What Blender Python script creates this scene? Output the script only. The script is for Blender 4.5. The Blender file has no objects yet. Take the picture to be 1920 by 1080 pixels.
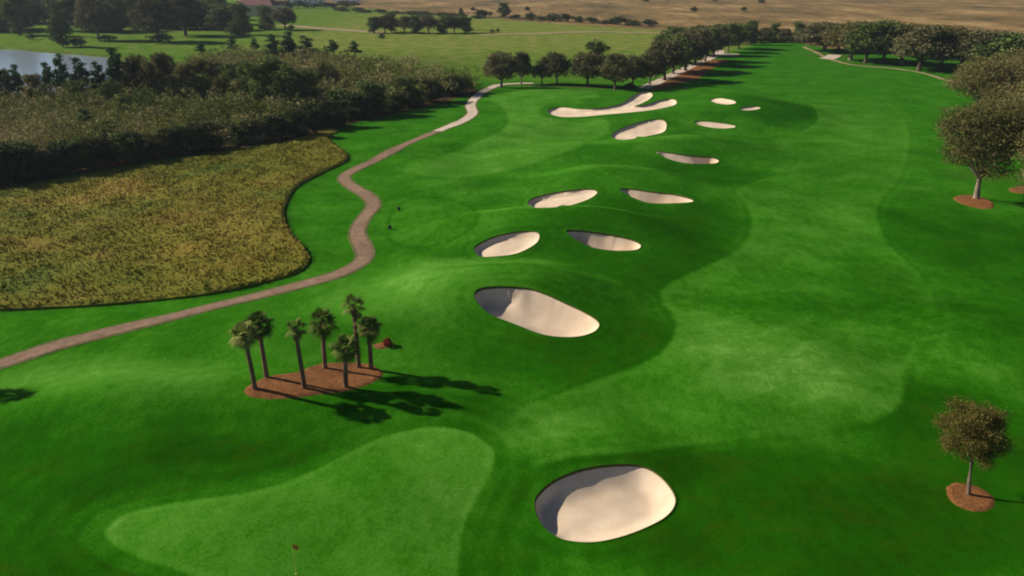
import bpy, math, random
import numpy as np
from mathutils import Vector, geometry

R = math.radians
scene = bpy.context.scene
COL = scene.collection

# ---------------------------------------------------------------- camera, sky, sun, exposure
CAM_H, PITCH, FPX = 32.0, R(21.9), 1493.3
cam_data = bpy.data.cameras.new('camera')
cam_data.lens = 28.0
cam_data.sensor_width = 36.0
cam_data.clip_start = 0.5
cam_data.clip_end = 12000
cam = bpy.data.objects.new('camera', cam_data)
COL.objects.link(cam)
cam.location = (0, 0, CAM_H)
cam.rotation_euler = (R(90) - PITCH, 0, 0)
scene.camera = cam

SUN_EL = R(30)
SUN_TRAVEL = R(-15)            # shadows run this way on the ground (0 = +X)
sun_dir = Vector((-math.cos(SUN_TRAVEL) * math.cos(SUN_EL), -math.sin(SUN_TRAVEL) * math.cos(SUN_EL), math.sin(SUN_EL)))
world = bpy.data.worlds.new('World')
scene.world = world
world.use_nodes = True
wn = world.node_tree
wn.nodes.clear()
sky = wn.nodes.new('ShaderNodeTexSky')
sky.sky_type = 'NISHITA'
sky.sun_disc = False
sky.sun_elevation = SUN_EL
sky.sun_rotation = math.atan2(sun_dir.x, sun_dir.y)
sky.air_density = 0.8
sky.ozone_density = 2.0
sky.dust_density = 0.3
bg = wn.nodes.new('ShaderNodeBackground')
bg.inputs['Strength'].default_value = 0.05
wo = wn.nodes.new('ShaderNodeOutputWorld')
wn.links.new(sky.outputs[0], bg.inputs[0])
wn.links.new(bg.outputs[0], wo.inputs[0])
sd = bpy.data.lights.new('sun', 'SUN')
sd.energy = 5.0
sd.angle = R(0.5)
sd.color = (1.0, 0.92, 0.80)
sun = bpy.data.objects.new('sun', sd)
COL.objects.link(sun)
sun.rotation_euler = sun_dir.to_track_quat('Z', 'Y').to_euler()
scene.view_settings.view_transform = 'Standard'
scene.view_settings.look = 'None'
scene.view_settings.gamma = 1
scene.view_settings.exposure = 0.5
scene.cycles.filter_width = 2.0
scene.cycles.max_bounces = 4
scene.cycles.diffuse_bounces = 2
scene.cycles.volume_bounces = 0

# ---------------------------------------------------------------- basic helpers
def setp(o, label=None, cat=None, group=None, kind=None):
    if label: o['label'] = label
    if cat: o['category'] = cat
    if group: o['group'] = group
    if kind: o['kind'] = kind
    return o

def empty(name, loc, label=None, cat=None, group=None, rz=0.0, scale=(1, 1, 1)):
    o = bpy.data.objects.new(name, None)
    o.empty_display_size = 0.3
    COL.objects.link(o)
    o.location = loc
    o.rotation_euler = (0, 0, rz)
    o.scale = scale
    return setp(o, label, cat, group)

def mesh_np(name, V, polys, mat, parent=None, attrs=None, smooth=True, link=True):
    """polys: list of (n,k) int arrays (k may differ)."""
    V = np.asarray(V, dtype=np.float32).reshape(-1, 3)
    polys = [np.asarray(p, dtype=np.int32) for p in polys if len(p)]
    me = bpy.data.meshes.new(name)
    me.vertices.add(len(V))
    me.vertices.foreach_set('co', V.ravel())
    li = np.concatenate([p.ravel() for p in polys])
    tot = np.concatenate([np.full(len(p), p.shape[1], np.int32) for p in polys])
    start = np.concatenate([[0], np.cumsum(tot)[:-1]]).astype(np.int32)
    me.loops.add(len(li))
    me.loops.foreach_set('vertex_index', li)
    me.polygons.add(len(tot))
    me.polygons.foreach_set('loop_start', start)
    me.polygons.foreach_set('loop_total', tot)
    me.update(calc_edges=True)
    me.polygons.foreach_set('use_smooth', np.full(len(tot), smooth, dtype=bool))
    for k, a in (attrs or {}).items():
        at = me.attributes.new(k, 'FLOAT', 'POINT')
        at.data.foreach_set('value', np.asarray(a, dtype=np.float32))
    me.materials.append(mat)
    o = bpy.data.objects.new(name, me)
    if link:
        COL.objects.link(o)
    if parent:
        o.parent = parent
    return o

class Geo:
    """collects pieces of one mesh"""
    def __init__(s):
        s.V = []; s.F = {}; s.n = 0; s.T = []
    def add(s, V, F, tone=0.5):
        V = np.asarray(V, float).reshape(-1, 3)
        F = np.asarray(F, int)
        s.V.append(V)
        s.F.setdefault(F.shape[1], []).append(F + s.n)
        s.T.append(np.broadcast_to(np.asarray(tone, float), (len(V),)))
        s.n += len(V)
    def tube(s, pts, rad, k=8, tone=0.5, cap=True):
        pts = [Vector(p) for p in pts]
        V = []
        for i, p in enumerate(pts):
            d = (pts[min(i + 1, len(pts) - 1)] - pts[max(i - 1, 0)]).normalized()
            a = d.orthogonal().normalized() if abs(d.z) < 0.99 else Vector((1, 0, 0))
            if abs(d.z) < 0.99:
                a = Vector((0, 0, 1)).cross(d).normalized()
            b = d.cross(a)
            for j in range(k):
                t = 2 * math.pi * j / k
                V.append(p + (a * math.cos(t) + b * math.sin(t)) * rad[i])
        F = [(i * k + j, i * k + (j + 1) % k, (i + 1) * k + (j + 1) % k, (i + 1) * k + j)
             for i in range(len(pts) - 1) for j in range(k)]
        s.add([tuple(v) for v in V], F, tone)
        if cap:
            n0 = s.n
            top = [tuple(V[(len(pts) - 1) * k + j]) for j in range(k)] + [tuple(pts[-1])]
            s.add(top, [(j, (j + 1) % k, k) for j in range(k)], tone)
    def build(s, name, mat, parent=None, smooth=True):
        return mesh_np(name, np.concatenate(s.V), [np.concatenate(f) for f in s.F.values()], mat, parent,
                       {'tone': np.concatenate(s.T)}, smooth)

def box_geo(g, c, size, rz=0.0, tone=0.5):
    cx, cy, cz = c; sx, sy, sz = size
    V = np.array([(x, y, z) for z in (-.5, .5) for y in (-.5, .5) for x in (-.5, .5)]) * (sx, sy, sz)
    co, si = math.cos(rz), math.sin(rz)
    V = np.stack([V[:, 0] * co - V[:, 1] * si + cx, V[:, 0] * si + V[:, 1] * co + cy, V[:, 2] + cz], 1)
    g.add(V, [(0, 2, 3, 1), (4, 5, 7, 6), (0, 1, 5, 4), (2, 6, 7, 3), (0, 4, 6, 2), (1, 3, 7, 5)], tone)

# ---------------------------------------------------------------- photo survey: pixel (1920 wide) -> ground point
def ray(px, py):
    px = np.asarray(px, float); py = np.asarray(py, float)
    u = (px - 960) / FPX; v = (540 - py) / FPX
    return u, math.cos(PITCH) + v * math.sin(PITCH), -math.sin(PITCH) + v * math.cos(PITCH)

def flat(px, py):
    a, b, c = ray(px, py)
    t = CAM_H / -c
    return a * t, b * t

def proj_y(x, y, z):
    dz = z - CAM_H
    cz = y * math.cos(PITCH) - dz * math.sin(PITCH)
    return 540 - FPX * (y * math.sin(PITCH) + dz * math.cos(PITCH)) / cz

# the landform: low mounds and swales (survey px, py, sigma along, sigma across, turn, height)
MOUNDS = [
    (930, 560, 8.5, 4.6, 8, 2.1), (1120, 610, 7, 4, -20, 0.5),
    (1030, 436, 9.5, 5.0, 0, 2.0), (1190, 455, 6, 4.5, -25, 0.8),
    (1130, 352, 10, 5.5, 0, 2.0), (1300, 378, 8, 5, -20, 0.9),
    (1290, 288, 11, 6.0, -6, 2.0), (1080, 300, 12, 6, 8, 1.1),
    (1420, 212, 10, 9, -10, 1.8), (1330, 228, 9, 7, 0, 1.0), (1200, 228, 11, 7, 10, 1.3),
    (1120, 196, 20, 7, 0, 0.9), (1355, 185, 8, 8, 0, 0.6), (1000, 180, 16, 8, 0, 0.8),
    (790, 312, 4.5, 3.5, 10, 0.55), (850, 352, 5, 3.0, 0, 0.4), (820, 415, 7, 5.5, 5, 0.45),
    (940, 250, 14, 9, 35, 0.9), (760, 285, 12, 3.5, 15, 0.5),
    (430, 775, 9, 3.2, 8, 1.25), (120, 770, 9, 4, 0, 0.8), (700, 800, 6, 2.8, 20, 0.5), (260, 890, 6, 2.2, 14, 0.5),
    (600, 640, 9, 4, 20, 0.5), (420, 650, 7, 5, 0, 0.35),
    (620, 950, 8, 4, 12, 0.55), (850, 850, 4, 3, 0, 0.35), (1100, 880, 4.5, 2.6, 12, 0.7),
    (1480, 650, 8, 7, 0, 0.5), (1840, 640, 5, 5, 0, 0.5), (1650, 420, 12, 9, 0, 0.5),
    (1700, 860, 9, 6, 0, -0.5), (1500, 1000, 9, 5, 0, 0.35), (120, 640, 10, 4, 12, 0.6),
    (690, 640, 6, 4, 0, 0.3),
]
_M = []
for (px, py, sa, sb, rot, h) in MOUNDS:
    x, y = flat(px, py)
    _M.append((float(x), float(y), sa, sb * 1.15, R(rot), h * 1.5))

def H(x, y):
    x = np.asarray(x, float); y = np.asarray(y, float)
    z = np.zeros(np.broadcast(x, y).shape)
    for (mx, my, sa, sb, a, h) in _M:
        dx, dy = x - mx, y - my
        u = dx * math.cos(a) + dy * math.sin(a)
        v = -dx * math.sin(a) + dy * math.cos(a)
        z = z + h * np.exp(-0.5 * ((u / sa) ** 2 + (v / sb) ** 2))
    r = np.hypot(x, y)
    k = np.clip((r - 18) / 30, 0, 1) * np.exp(-np.clip(r - 250, 0, None) / 200)
    z = z + k * (0.16 * np.sin(x * 0.21 + 1.3 * np.sin(y * 0.11)) * np.cos(y * 0.17 + 0.7 * np.sin(x * 0.07 + 2))
                 + 0.07 * np.sin(x * 0.53 + y * 0.31 + 1.1 * np.sin(y * 0.27)) + 0.05 * np.sin(y * 0.71 - x * 0.23))
    return z

def W(px, py, lift=0.0):
    """ground point seen at a pixel of the photo"""
    a, b, c = ray(px, py)
    z = np.zeros_like(a)
    for _ in range(25):
        t = (CAM_H - z) / -c
        z = 0.5 * z + 0.5 * (H(a * t, b * t) + lift)
    t = (CAM_H - z) / -c
    return a * t, b * t

def P3(px, py):
    x, y = W(px, py)
    return float(x), float(y), float(H(x, y))

def smooth_closed(pts, per=10):
    P = np.array(pts, float); n = len(P); out = []
    for i in range(n):
        p0, p1, p2, p3 = P[i - 1], P[i], P[(i + 1) % n], P[(i + 2) % n]
        for k in range(per):
            t = k / per
            out.append(0.5 * ((2 * p1) + (-p0 + p2) * t + (2 * p0 - 5 * p1 + 4 * p2 - p3) * t * t + (-p0 + 3 * p1 - 3 * p2 + p3) * t ** 3))
    return np.array(out)

def smooth_open(pts, per=10):
    P = np.array(pts, float); n = len(P); out = []
    for i in range(n - 1):
        p0, p1, p2, p3 = P[max(i - 1, 0)], P[i], P[i + 1], P[min(i + 2, n - 1)]
        for k in range(per):
            t = k / per
            out.append(0.5 * ((2 * p1) + (-p0 + p2) * t + (2 * p0 - 5 * p1 + 4 * p2 - p3) * t * t + (-p0 + 3 * p1 - 3 * p2 + p3) * t ** 3))
    out.append(P[-1])
    return np.array(out)

def outline(pxs, per=10):
    q = smooth_closed(pxs, per)
    x, y = W(q[:, 0], q[:, 1])
    P = np.stack([x, y], 1)
    if np.sum(P[:, 0] * np.roll(P[:, 1], -1) - np.roll(P[:, 0], -1) * P[:, 1]) < 0:
        P = P[::-1]
    return P            # counter-clockwise

def inside(poly, X, Y):
    X = np.asarray(X, float); Y = np.asarray(Y, float)
    res = np.zeros(X.shape, bool)
    lo, hi = poly.min(0), poly.max(0)
    m = (X >= lo[0]) & (X <= hi[0]) & (Y >= lo[1]) & (Y <= hi[1])
    x, y = X[m], Y[m]
    r = np.zeros(x.shape, bool)
    a = poly; b = np.roll(poly, -1, 0)
    for (x0, y0), (x1, y1) in zip(a, b):
        if y0 == y1: continue
        c = ((y0 > y) != (y1 > y)) & (x < (x1 - x0) * (y - y0) / (y1 - y0) + x0)
        r ^= c
    res[m] = r
    return res

def sdf(poly, X, Y, lim=1e9):
    """signed distance (negative inside) and outward normal of the nearest edge"""
    X = np.asarray(X, float); Y = np.asarray(Y, float)
    D = np.full(X.shape, lim); NX = np.zeros(X.shape); NY = np.zeros(X.shape)
    lo, hi = poly.min(0), poly.max(0)
    L = min(lim, 1e8)
    m = (X >= lo[0] - L) & (X <= hi[0] + L) & (Y >= lo[1] - L) & (Y <= hi[1] + L)
    x, y = X[m], Y[m]
    d = np.full(x.shape, lim); nx = np.zeros(x.shape); ny = np.zeros(x.shape)
    for (x0, y0), (x1, y1) in zip(poly, np.roll(poly, -1, 0)):
        ex, ey = x1 - x0, y1 - y0
        l2 = ex * ex + ey * ey
        if l2 < 1e-12: continue
        t = np.clip(((x - x0) * ex + (y - y0) * ey) / l2, 0, 1)
        q = np.hypot(x - x0 - t * ex, y - y0 - t * ey)
        k = q < d
        d[k] = q[k]
        l = math.sqrt(l2)
        nx[k] = ey / l; ny[k] = -ex / l
    ins = inside(poly, x, y)
    D[m] = np.where(ins, -d, d); NX[m] = nx; NY[m] = ny
    return D, NX, NY

def fill(poly, step, margin=0.35):
    """triangulated fill of an outline with inner points; returns xy, tris"""
    lo, hi = poly.min(0), poly.max(0)
    gx, gy = np.meshgrid(np.arange(lo[0], hi[0], step), np.arange(lo[1], hi[1], step))
    gx = gx + (np.arange(gx.shape[0]) % 2)[:, None] * step * 0.5
    gx, gy = gx.ravel(), gy.ravel()
    d, _, _ = sdf(poly, gx, gy, 1e3)
    k = d < -margin * step
    pts = np.concatenate([poly, np.stack([gx[k], gy[k]], 1)])
    n = len(poly)
    c = pts.mean(0)
    r = geometry.delaunay_2d_cdt([Vector(p - c) for p in pts], [(i, (i + 1) % n) for i in range(n)], [], 0, 1e-5)
    vo = np.array([(v.x, v.y) for v in r[0]]) + c
    tr = np.array([f for f in r[2] if len(f) == 3], int)
    ce = vo[tr].mean(1)
    tr = tr[inside(poly, ce[:, 0], ce[:, 1])]
    a = vo[tr]
    s = (a[:, 1, 0] - a[:, 0, 0]) * (a[:, 2, 1] - a[:, 0, 1]) - (a[:, 1, 1] - a[:, 0, 1]) * (a[:, 2, 0] - a[:, 0, 0])
    tr[s < 0] = tr[s < 0][:, ::-1]
    return vo, tr

# ---------------------------------------------------------------- node materials
def new_mat(name):
    m = bpy.data.materials.new(name)
    m.use_nodes = True
    nt = m.node_tree
    b = nt.nodes['Principled BSDF']
    b.inputs['Roughness'].default_value = 0.95
    b.inputs['Specular IOR Level'].default_value = 0.08
    return m, nt, b

def N(nt, t, **kw):
    n = nt.nodes.new(t)
    for k, v in kw.items():
        setattr(n, k, v)
    return n

def noise(nt, scale, detail=4, vec=None, rough=0.55, dist=0.0):
    n = N(nt, 'ShaderNodeTexNoise')
    n.inputs['Scale'].default_value = scale
    n.inputs['Detail'].default_value = detail
    n.inputs['Roughness'].default_value = rough
    n.inputs['Distortion'].default_value = dist
    if vec is not None: nt.links.new(vec, n.inputs['Vector'])
    return n.outputs['Fac']

def mapping(nt, src, scale=(1, 1, 1), rot=(0, 0, 0)):
    m = N(nt, 'ShaderNodeMapping')
    m.inputs['Scale'].default_value = scale
    m.inputs['Rotation'].default_value = rot
    nt.links.new(src, m.inputs['Vector'])
    return m.outputs[0]

def math_(nt, op, a, b=None, c=None, clamp=False):
    m = N(nt, 'ShaderNodeMath', operation=op, use_clamp=clamp)
    for i, v in enumerate((a, b, c)):
        if v is None: continue
        if isinstance(v, (int, float)): m.inputs[i].default_value = v
        else: nt.links.new(v, m.inputs[i])
    return m.outputs[0]

def maprange(nt, v, a, b, c, d):
    m = N(nt, 'ShaderNodeMapRange')
    nt.links.new(v, m.inputs[0])
    for i, q in enumerate((a, b, c, d)): m.inputs[i + 1].default_value = q
    return m.outputs[0]

def ramp(nt, fac, stops):
    r = N(nt, 'ShaderNodeValToRGB')
    el = r.color_ramp.elements
    while len(el) < len(stops): el.new(0.5)
    for e, (p, c) in zip(el, stops):
        e.position = p
        e.color = (*c, 1)
    nt.links.new(fac, r.inputs[0])
    return r.outputs[0]

def mix(nt, fac, a, b, mode='MIX'):
    m = N(nt, 'ShaderNodeMix', data_type='RGBA', blend_type=mode)
    for i, v in ((0, fac), (6, a), (7, b)):
        if isinstance(v, (int, float)): m.inputs[i].default_value = v
        elif isinstance(v, tuple): m.inputs[i].default_value = (*v, 1)
        else: nt.links.new(v, m.inputs[i])
    return m.outputs[2]

def attr(nt, name):
    a = N(nt, 'ShaderNodeAttribute')
    a.attribute_name = name
    return a.outputs['Fac']

def bump(nt, b, h, strength, dist=0.1):
    n = N(nt, 'ShaderNodeBump')
    n.inputs['Strength'].default_value = strength
    n.inputs['Distance'].default_value = dist
    nt.links.new(h, n.inputs['Height'])
    nt.links.new(n.outputs[0], b.inputs['Normal'])

def turf_material():
    m, nt, b = new_mat('turf')
    b.inputs['Specular IOR Level'].default_value = 0.0
    b.inputs['Roughness'].default_value = 1.0
    pos = N(nt, 'ShaderNodeNewGeometry').outputs['Position']
    tone = attr(nt, 'tone'); dry = attr(nt, 'dry')
    n1 = noise(nt, 0.16, 5, pos)
    n2 = noise(nt, 1.1, 5, mapping(nt, pos, (1.0, 0.55, 1)), 0.65)
    n3 = noise(nt, 5.0, 4, pos, 0.7)
    n4 = noise(nt, 0.42, 6, mapping(nt, pos, (0.7, 1.0, 1), (0, 0, 0.4)), 0.72, 0.6)
    t = math_(nt, 'ADD', tone, maprange(nt, n1, 0.3, 0.7, -0.12, 0.12))
    t = math_(nt, 'ADD', t, maprange(nt, n2, 0.3, 0.7, -0.10, 0.10))
    t = math_(nt, 'ADD', t, math_(nt, 'MULTIPLY', maprange(nt, n4, 0.3, 0.7, -0.13, 0.13), math_(nt, 'ADD', 0.35, attr(nt, 'worn'))))
    t = math_(nt, 'ADD', t, maprange(nt, n3, 0.3, 0.7, -0.14, 0.14), clamp=True)
    c = ramp(nt, t, [(0.0, (0.010, 0.056, 0.0008)), (0.25, (0.012, 0.086, 0.0013)), (0.5, (0.029, 0.136, 0.0045)),
                     (0.75, (0.062, 0.195, 0.016)), (1.0, (0.13, 0.29, 0.045))])
    c = mix(nt, math_(nt, 'MULTIPLY', maprange(nt, n4, 0.5, 0.68, 0, 0.4), maprange(nt, tone, 0.1, 0.35, 1, 0)), c, (0.045, 0.06, 0.002))
    dc = ramp(nt, math_(nt, 'ADD', t, maprange(nt, n1, 0.3, 0.7, -0.25, 0.25), clamp=True),
              [(0.0, (0.07, 0.135, 0.014)), (0.5, (0.155, 0.18, 0.035)), (1.0, (0.28, 0.22, 0.09))])
    c = mix(nt, dry, c, dc)
    brown = math_(nt, 'MULTIPLY', attr(nt, 'bare'), maprange(nt, n2, 0.25, 0.6, 0.35, 1.0), clamp=True)
    c = mix(nt, brown, c, ramp(nt, n3, [(0.3, (0.05, 0.035, 0.018)), (0.7, (0.12, 0.075, 0.035))]))
    nt.links.new(c, b.inputs['Base Color'])
    h = math_(nt, 'ADD', math_(nt, 'MULTIPLY', n3, 0.5), n2)
    bump(nt, b, h, 0.35, 0.08)
    return m

def prairie_material():
    m, nt, b = new_mat('prairie_grass')
    pos = N(nt, 'ShaderNodeNewGeometry').outputs['Position']
    n1 = noise(nt, 0.02, 6, mapping(nt, pos, (1.0, 0.5, 1)), 0.65)
    n2 = noise(nt, 0.11, 5, mapping(nt, pos, (1.0, 0.3, 1)), 0.7)
    n3 = noise(nt, 0.4, 3, mapping(nt, pos, (1.0, 0.25, 1)), 0.7)
    f = math_(nt, 'ADD', math_(nt, 'MULTIPLY', n1, 0.6), math_(nt, 'MULTIPLY', n2, 0.5))
    c = ramp(nt, f, [(0.44, (0.06, 0.05, 0.015)), (0.51, (0.14, 0.09, 0.028)), (0.57, (0.20, 0.125, 0.042)), (0.66, (0.38, 0.255, 0.105))])
    c = mix(nt, maprange(nt, n3, 0.55, 0.7, 0, 0.5), c, (0.34, 0.22, 0.09))
    c = mix(nt, maprange(nt, n2, 0.54, 0.64, 0, 0.7), c, (0.065, 0.065, 0.02))
    nt.links.new(c, b.inputs['Base Color'])
    bump(nt, b, n3, 0.6, 0.6)
    return m

def sand_material():
    m, nt, b = new_mat('bunker_sand')
    pos = N(nt, 'ShaderNodeNewGeometry').outputs['Position']
    n1 = noise(nt, 0.5, 4, pos)
    n2 = noise(nt, 9, 4, pos, 0.7)
    w = N(nt, 'ShaderNodeTexWave', wave_type='RINGS', rings_direction='Z')
    w.inputs['Scale'].default_value = 2.2
    w.inputs['Distortion'].default_value = 5
    w.inputs['Detail'].default_value = 2
    tc = N(nt, 'ShaderNodeTexCoord').outputs['Object']
    nt.links.new(mapping(nt, tc, (0.6, 1.2, 1)), w.inputs['Vector'])
    c = ramp(nt, n1, [(0.3, (0.60, 0.455, 0.315)), (0.7, (0.72, 0.57, 0.41))])
    c = mix(nt, maprange(nt, n2, 0.35, 0.65, 0.0, 0.14), c, (0.45, 0.33, 0.22))
    nt.links.new(c, b.inputs['Base Color'])
    h = math_(nt, 'ADD', math_(nt, 'MULTIPLY', n2, 0.6), math_(nt, 'MULTIPLY', w.outputs['Fac'], 0.18))
    bump(nt, b, h, 0.35, 0.035)
    return m

def simple_mat(name, c0, c1, scale=3.0, rough=0.95, bumpk=0.3, dist=0.03, spec=0.08, detail=5):
    m, nt, b = new_mat(name)
    pos = N(nt, 'ShaderNodeNewGeometry').outputs['Position']
    n = noise(nt, scale, detail, pos, 0.65)
    n2 = noise(nt, scale * 0.13, 3, pos)
    f = math_(nt, 'ADD', math_(nt, 'MULTIPLY', n, 0.65), math_(nt, 'MULTIPLY', n2, 0.35))
    nt.links.new(ramp(nt, f, [(0.36, c0), (0.64, c1)]), b.inputs['Base Color'])
    b.inputs['Roughness'].default_value = rough
    b.inputs['Specular IOR Level'].default_value = spec
    if bumpk: bump(nt, b, n, bumpk, dist)
    return m

def leaf_mat(name, c0, c1, c2, trans=0.15):
    """foliage whose colour differs by clump ('tone') and tree"""
    m, nt, b = new_mat(name)
    t = attr(nt, 'tone')
    oi = N(nt, 'ShaderNodeObjectInfo').outputs['Random']
    f = math_(nt, 'ADD', t, maprange(nt, oi, 0, 1, -0.15, 0.15), clamp=True)
    c = ramp(nt, f, [(0.0, c0), (0.5, c1), (1.0, c2)])
    nt.links.new(c, b.inputs['Base Color'])
    if trans:
        tr = N(nt, 'ShaderNodeBsdfTranslucent')
        nt.links.new(c, tr.inputs[0])
        mx = N(nt, 'ShaderNodeMixShader')
        mx.inputs[0].default_value = trans
        nt.links.new(b.outputs[0], mx.inputs[1])
        nt.links.new(tr.outputs[0], mx.inputs[2])
        nt.links.new(mx.outputs[0], nt.nodes['Material Output'].inputs['Surface'])
    return m

M_TURF = turf_material()
M_PRAIRIE = prairie_material()
M_SAND = sand_material()
M_LIP = simple_mat('turf_edge', (0.03, 0.06, 0.006), (0.10, 0.085, 0.03), 6, bumpk=0.6)
M_MULCH = simple_mat('red_mulch', (0.10, 0.040, 0.013), (0.28, 0.12, 0.042), 5.0, bumpk=0.9, dist=0.08)
M_PATHM = simple_mat('concrete_path', (0.15, 0.095, 0.062), (0.27, 0.175, 0.115), 1.2, bumpk=0.15)
M_PALE = simple_mat('pale_concrete', (0.40, 0.32, 0.24), (0.58, 0.47, 0.37), 1.2, bumpk=0.15)
M_DIRT = simple_mat('dirt_path', (0.20, 0.15, 0.075), (0.34, 0.25, 0.15), 1.0, bumpk=0.3)
M_SHOULDER = simple_mat('worn_shoulder', (0.05, 0.08, 0.015), (0.17, 0.13, 0.06), 2.0, bumpk=0.4)
M_BARK = simple_mat('bark', (0.05, 0.036, 0.026), (0.15, 0.11, 0.08), 9, bumpk=0.8, dist=0.05)
M_BARK_PALE = simple_mat('pale_bark', (0.12, 0.09, 0.06), (0.30, 0.23, 0.17), 9, bumpk=0.8, dist=0.05)
M_BARK_MID = simple_mat('grey_bark', (0.08, 0.06, 0.045), (0.21, 0.16, 0.12), 9, bumpk=0.8, dist=0.05)
M_BARK_PALM = simple_mat('palm_bark', (0.09, 0.055, 0.034), (0.27, 0.17, 0.105), 12, bumpk=0.9, dist=0.05)

# ---------------------------------------------------------------- survey of the outlines (photo pixels)
BUNKERS = [
    # name bits, outline px, depth m, wall sharpness, label
    ([(1002, 945), (1010, 925), (1040, 900), (1090, 880), (1150, 871), (1200, 873), (1235, 890), (1260, 918), (1267, 943), (1250, 968),
      (1210, 990), (1160, 1008), (1110, 1017), (1060, 1013), (1030, 998), (1010, 975)], 0.8,
     'largest oval bunker, nearest, right of the front putting green'),
    ([(889, 552), (900, 541), (935, 537), (985, 540), (1020, 550), (1060, 568), (1105, 590), (1124, 607), (1112, 623), (1075, 632),
      (1020, 628), (965, 608), (920, 590), (897, 570)], 1.4,
     'long slanting bunker right of the palms, dark shade in its upper left end'),
    ([(889, 470), (893, 460), (925, 444), (965, 435), (1003, 434), (1012, 443), (1003, 458), (970, 475), (930, 481), (900, 481)], 0.6,
     'oval bunker tilted up to the right, directly above the long slanting mound bunker'),
    ([(1061, 434), (1075, 431), (1115, 435), (1160, 443), (1192, 452), (1202, 461), (1190, 469), (1150, 470), (1110, 464), (1080, 450)], 1.9,
     'narrow bunker with a dark shaded left half and red brown rough below it'),
    ([(989, 381), (1000, 371), (1040, 361), (1085, 355), (1114, 356), (1119, 363), (1100, 375), (1060, 387), (1015, 390), (995, 388)], 0.6,
     'fully sunlit leaf shaped bunker tilted up to the right in the middle pair of bunkers'),
    ([(1162, 355), (1180, 354), (1220, 359), (1262, 364), (1294, 372), (1299, 378), (1270, 381), (1220, 381), (1190, 372), (1172, 363)], 2.2,
     'thin bunker in the middle pair, pointed at both ends with a shaded left tip'),
    ([(1228, 284), (1245, 285), (1290, 291), (1335, 295), (1348, 302), (1335, 307), (1295, 307), (1262, 301), (1243, 293)], 1.7,
     'thin flat bunker with a dark left tip standing alone in the darker mound'),
    ([(1146, 253), (1160, 243), (1195, 230), (1225, 224), (1245, 226), (1250, 236), (1243, 248), (1210, 256), (1175, 262), (1152, 260)], 0.45,
     'bright wedge shaped bunker just below the forked bunker'),
    ([(1301, 228), (1320, 227), (1355, 231), (1376, 235), (1377, 239), (1350, 241), (1320, 237), (1305, 232)], 0.45,
     'thin bright sliver bunker right of the wedge shaped bunker'),
    ([(1330, 187), (1350, 184), (1374, 188), (1380, 193), (1365, 196), (1345, 194), (1334, 190)], 0.4,
     'small bright bunker right of the forked bunker, below the oak shadows'),
    ([(1386, 203), (1400, 200), (1420, 200), (1426, 203), (1415, 206), (1395, 207)], 0.35,
     'smallest dull bunker half grown over with grass'),
    ([(1027, 211), (1035, 203), (1055, 201), (1085, 204), (1120, 203), (1160, 196), (1182, 183), (1200, 173), (1215, 172), (1224, 178),
      (1216, 187), (1200, 195), (1190, 199), (1212, 196), (1240, 187), (1262, 186), (1269, 191), (1262, 198), (1225, 206), (1180, 211),
      (1135, 215), (1090, 219), (1050, 219)], 0.45,
     'forked Y shaped bunker in front of the row of oaks'),
]
GREEN = [(197, 1003), (205, 985), (240, 962), (310, 945), (400, 932), (500, 915), (580, 885), (650, 850), (720, 818), (800, 801),
         (865, 806), (910, 828), (928, 858), (915, 900), (888, 945), (870, 990), (862, 1040), (858, 1100), (850, 1180), (560, 1190),
         (430, 1115), (350, 1078), (270, 1050), (220, 1028)]
FRINGE = [(150, 1020), (158, 990), (195, 957), (290, 930), (400, 915), (500, 895), (575, 866), (645, 832), (710, 800), (800, 784),
          (880, 790), (935, 820), (952, 862), (938, 910), (910, 955), (892, 1000), (884, 1050), (880, 1110), (870, 1200), (520, 1210),
          (400, 1130), (300, 1090), (210, 1062)]
TEE = [(728, 430), (733, 405), (750, 385), (785, 371), (825, 372), (870, 384), (893, 400), (888, 424), (850, 448), (800, 462),
       (760, 462), (735, 450)]
FAIR1 = [(1480, 183), (1520, 197), (1533, 225), (1500, 247), (1466, 262), (1478, 285), (1495, 305), (1450, 328), (1380, 355),
         (1400, 385), (1409, 425), (1385, 465), (1320, 500), (1252, 532), (1239, 560), (1266, 605), (1245, 655), (1180, 690),
         (1080, 725), (985, 762), (945, 800), (965, 850), (1000, 872), (1070, 858), (1180, 850), (1330, 830), (1550, 808),
         (1650, 785), (1692, 750), (1700, 700), (1745, 640), (1760, 590), (1730, 520), (1665, 455), (1645, 390), (1690, 330),
         (1705, 250), (1670, 195), (1580, 180)]
FAIR2 = [(893, 183), (925, 178), (1000, 168), (1100, 170), (1120, 182), (1040, 192), (1010, 212), (1060, 226), (1130, 222),
         (1138, 250), (1060, 285), (960, 318), (850, 333), (770, 325), (762, 316), (800, 303), (850, 285), (905, 262), (950, 236), (946, 207), (925, 192)]
MARSH = [(-420, 420), (-200, 385), (0, 362), (130, 338), (250, 316), (400, 292), (540, 268), (608, 247), (632, 249), (614, 258),
         (630, 274), (652, 291), (645, 306), (600, 327), (560, 349), (541, 375), (533, 402), (545, 438), (572, 468), (580, 490),
         (560, 511), (500, 530), (380, 555), (200, 573), (60, 581), (-100, 588), (-400, 620)]
LAKE = [(-420, 112), (-200, 90), (0, 89), (60, 93), (110, 97), (170, 101), (225, 108), (240, 122), (225, 150), (120, 170), (-50, 185), (-400, 225)]

B_OUT = [outline(b[0], 6) for b in BUNKERS]
P_GREEN, P_FRINGE, P_TEE = outline(GREEN, 8), outline(FRINGE, 8), outline(TEE, 6)
P_F1, P_F2, P_MARSH, P_LAKE = outline(FAIR1, 8), outline(FAIR2, 6), outline(MARSH, 8), outline(LAKE, 8)

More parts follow.
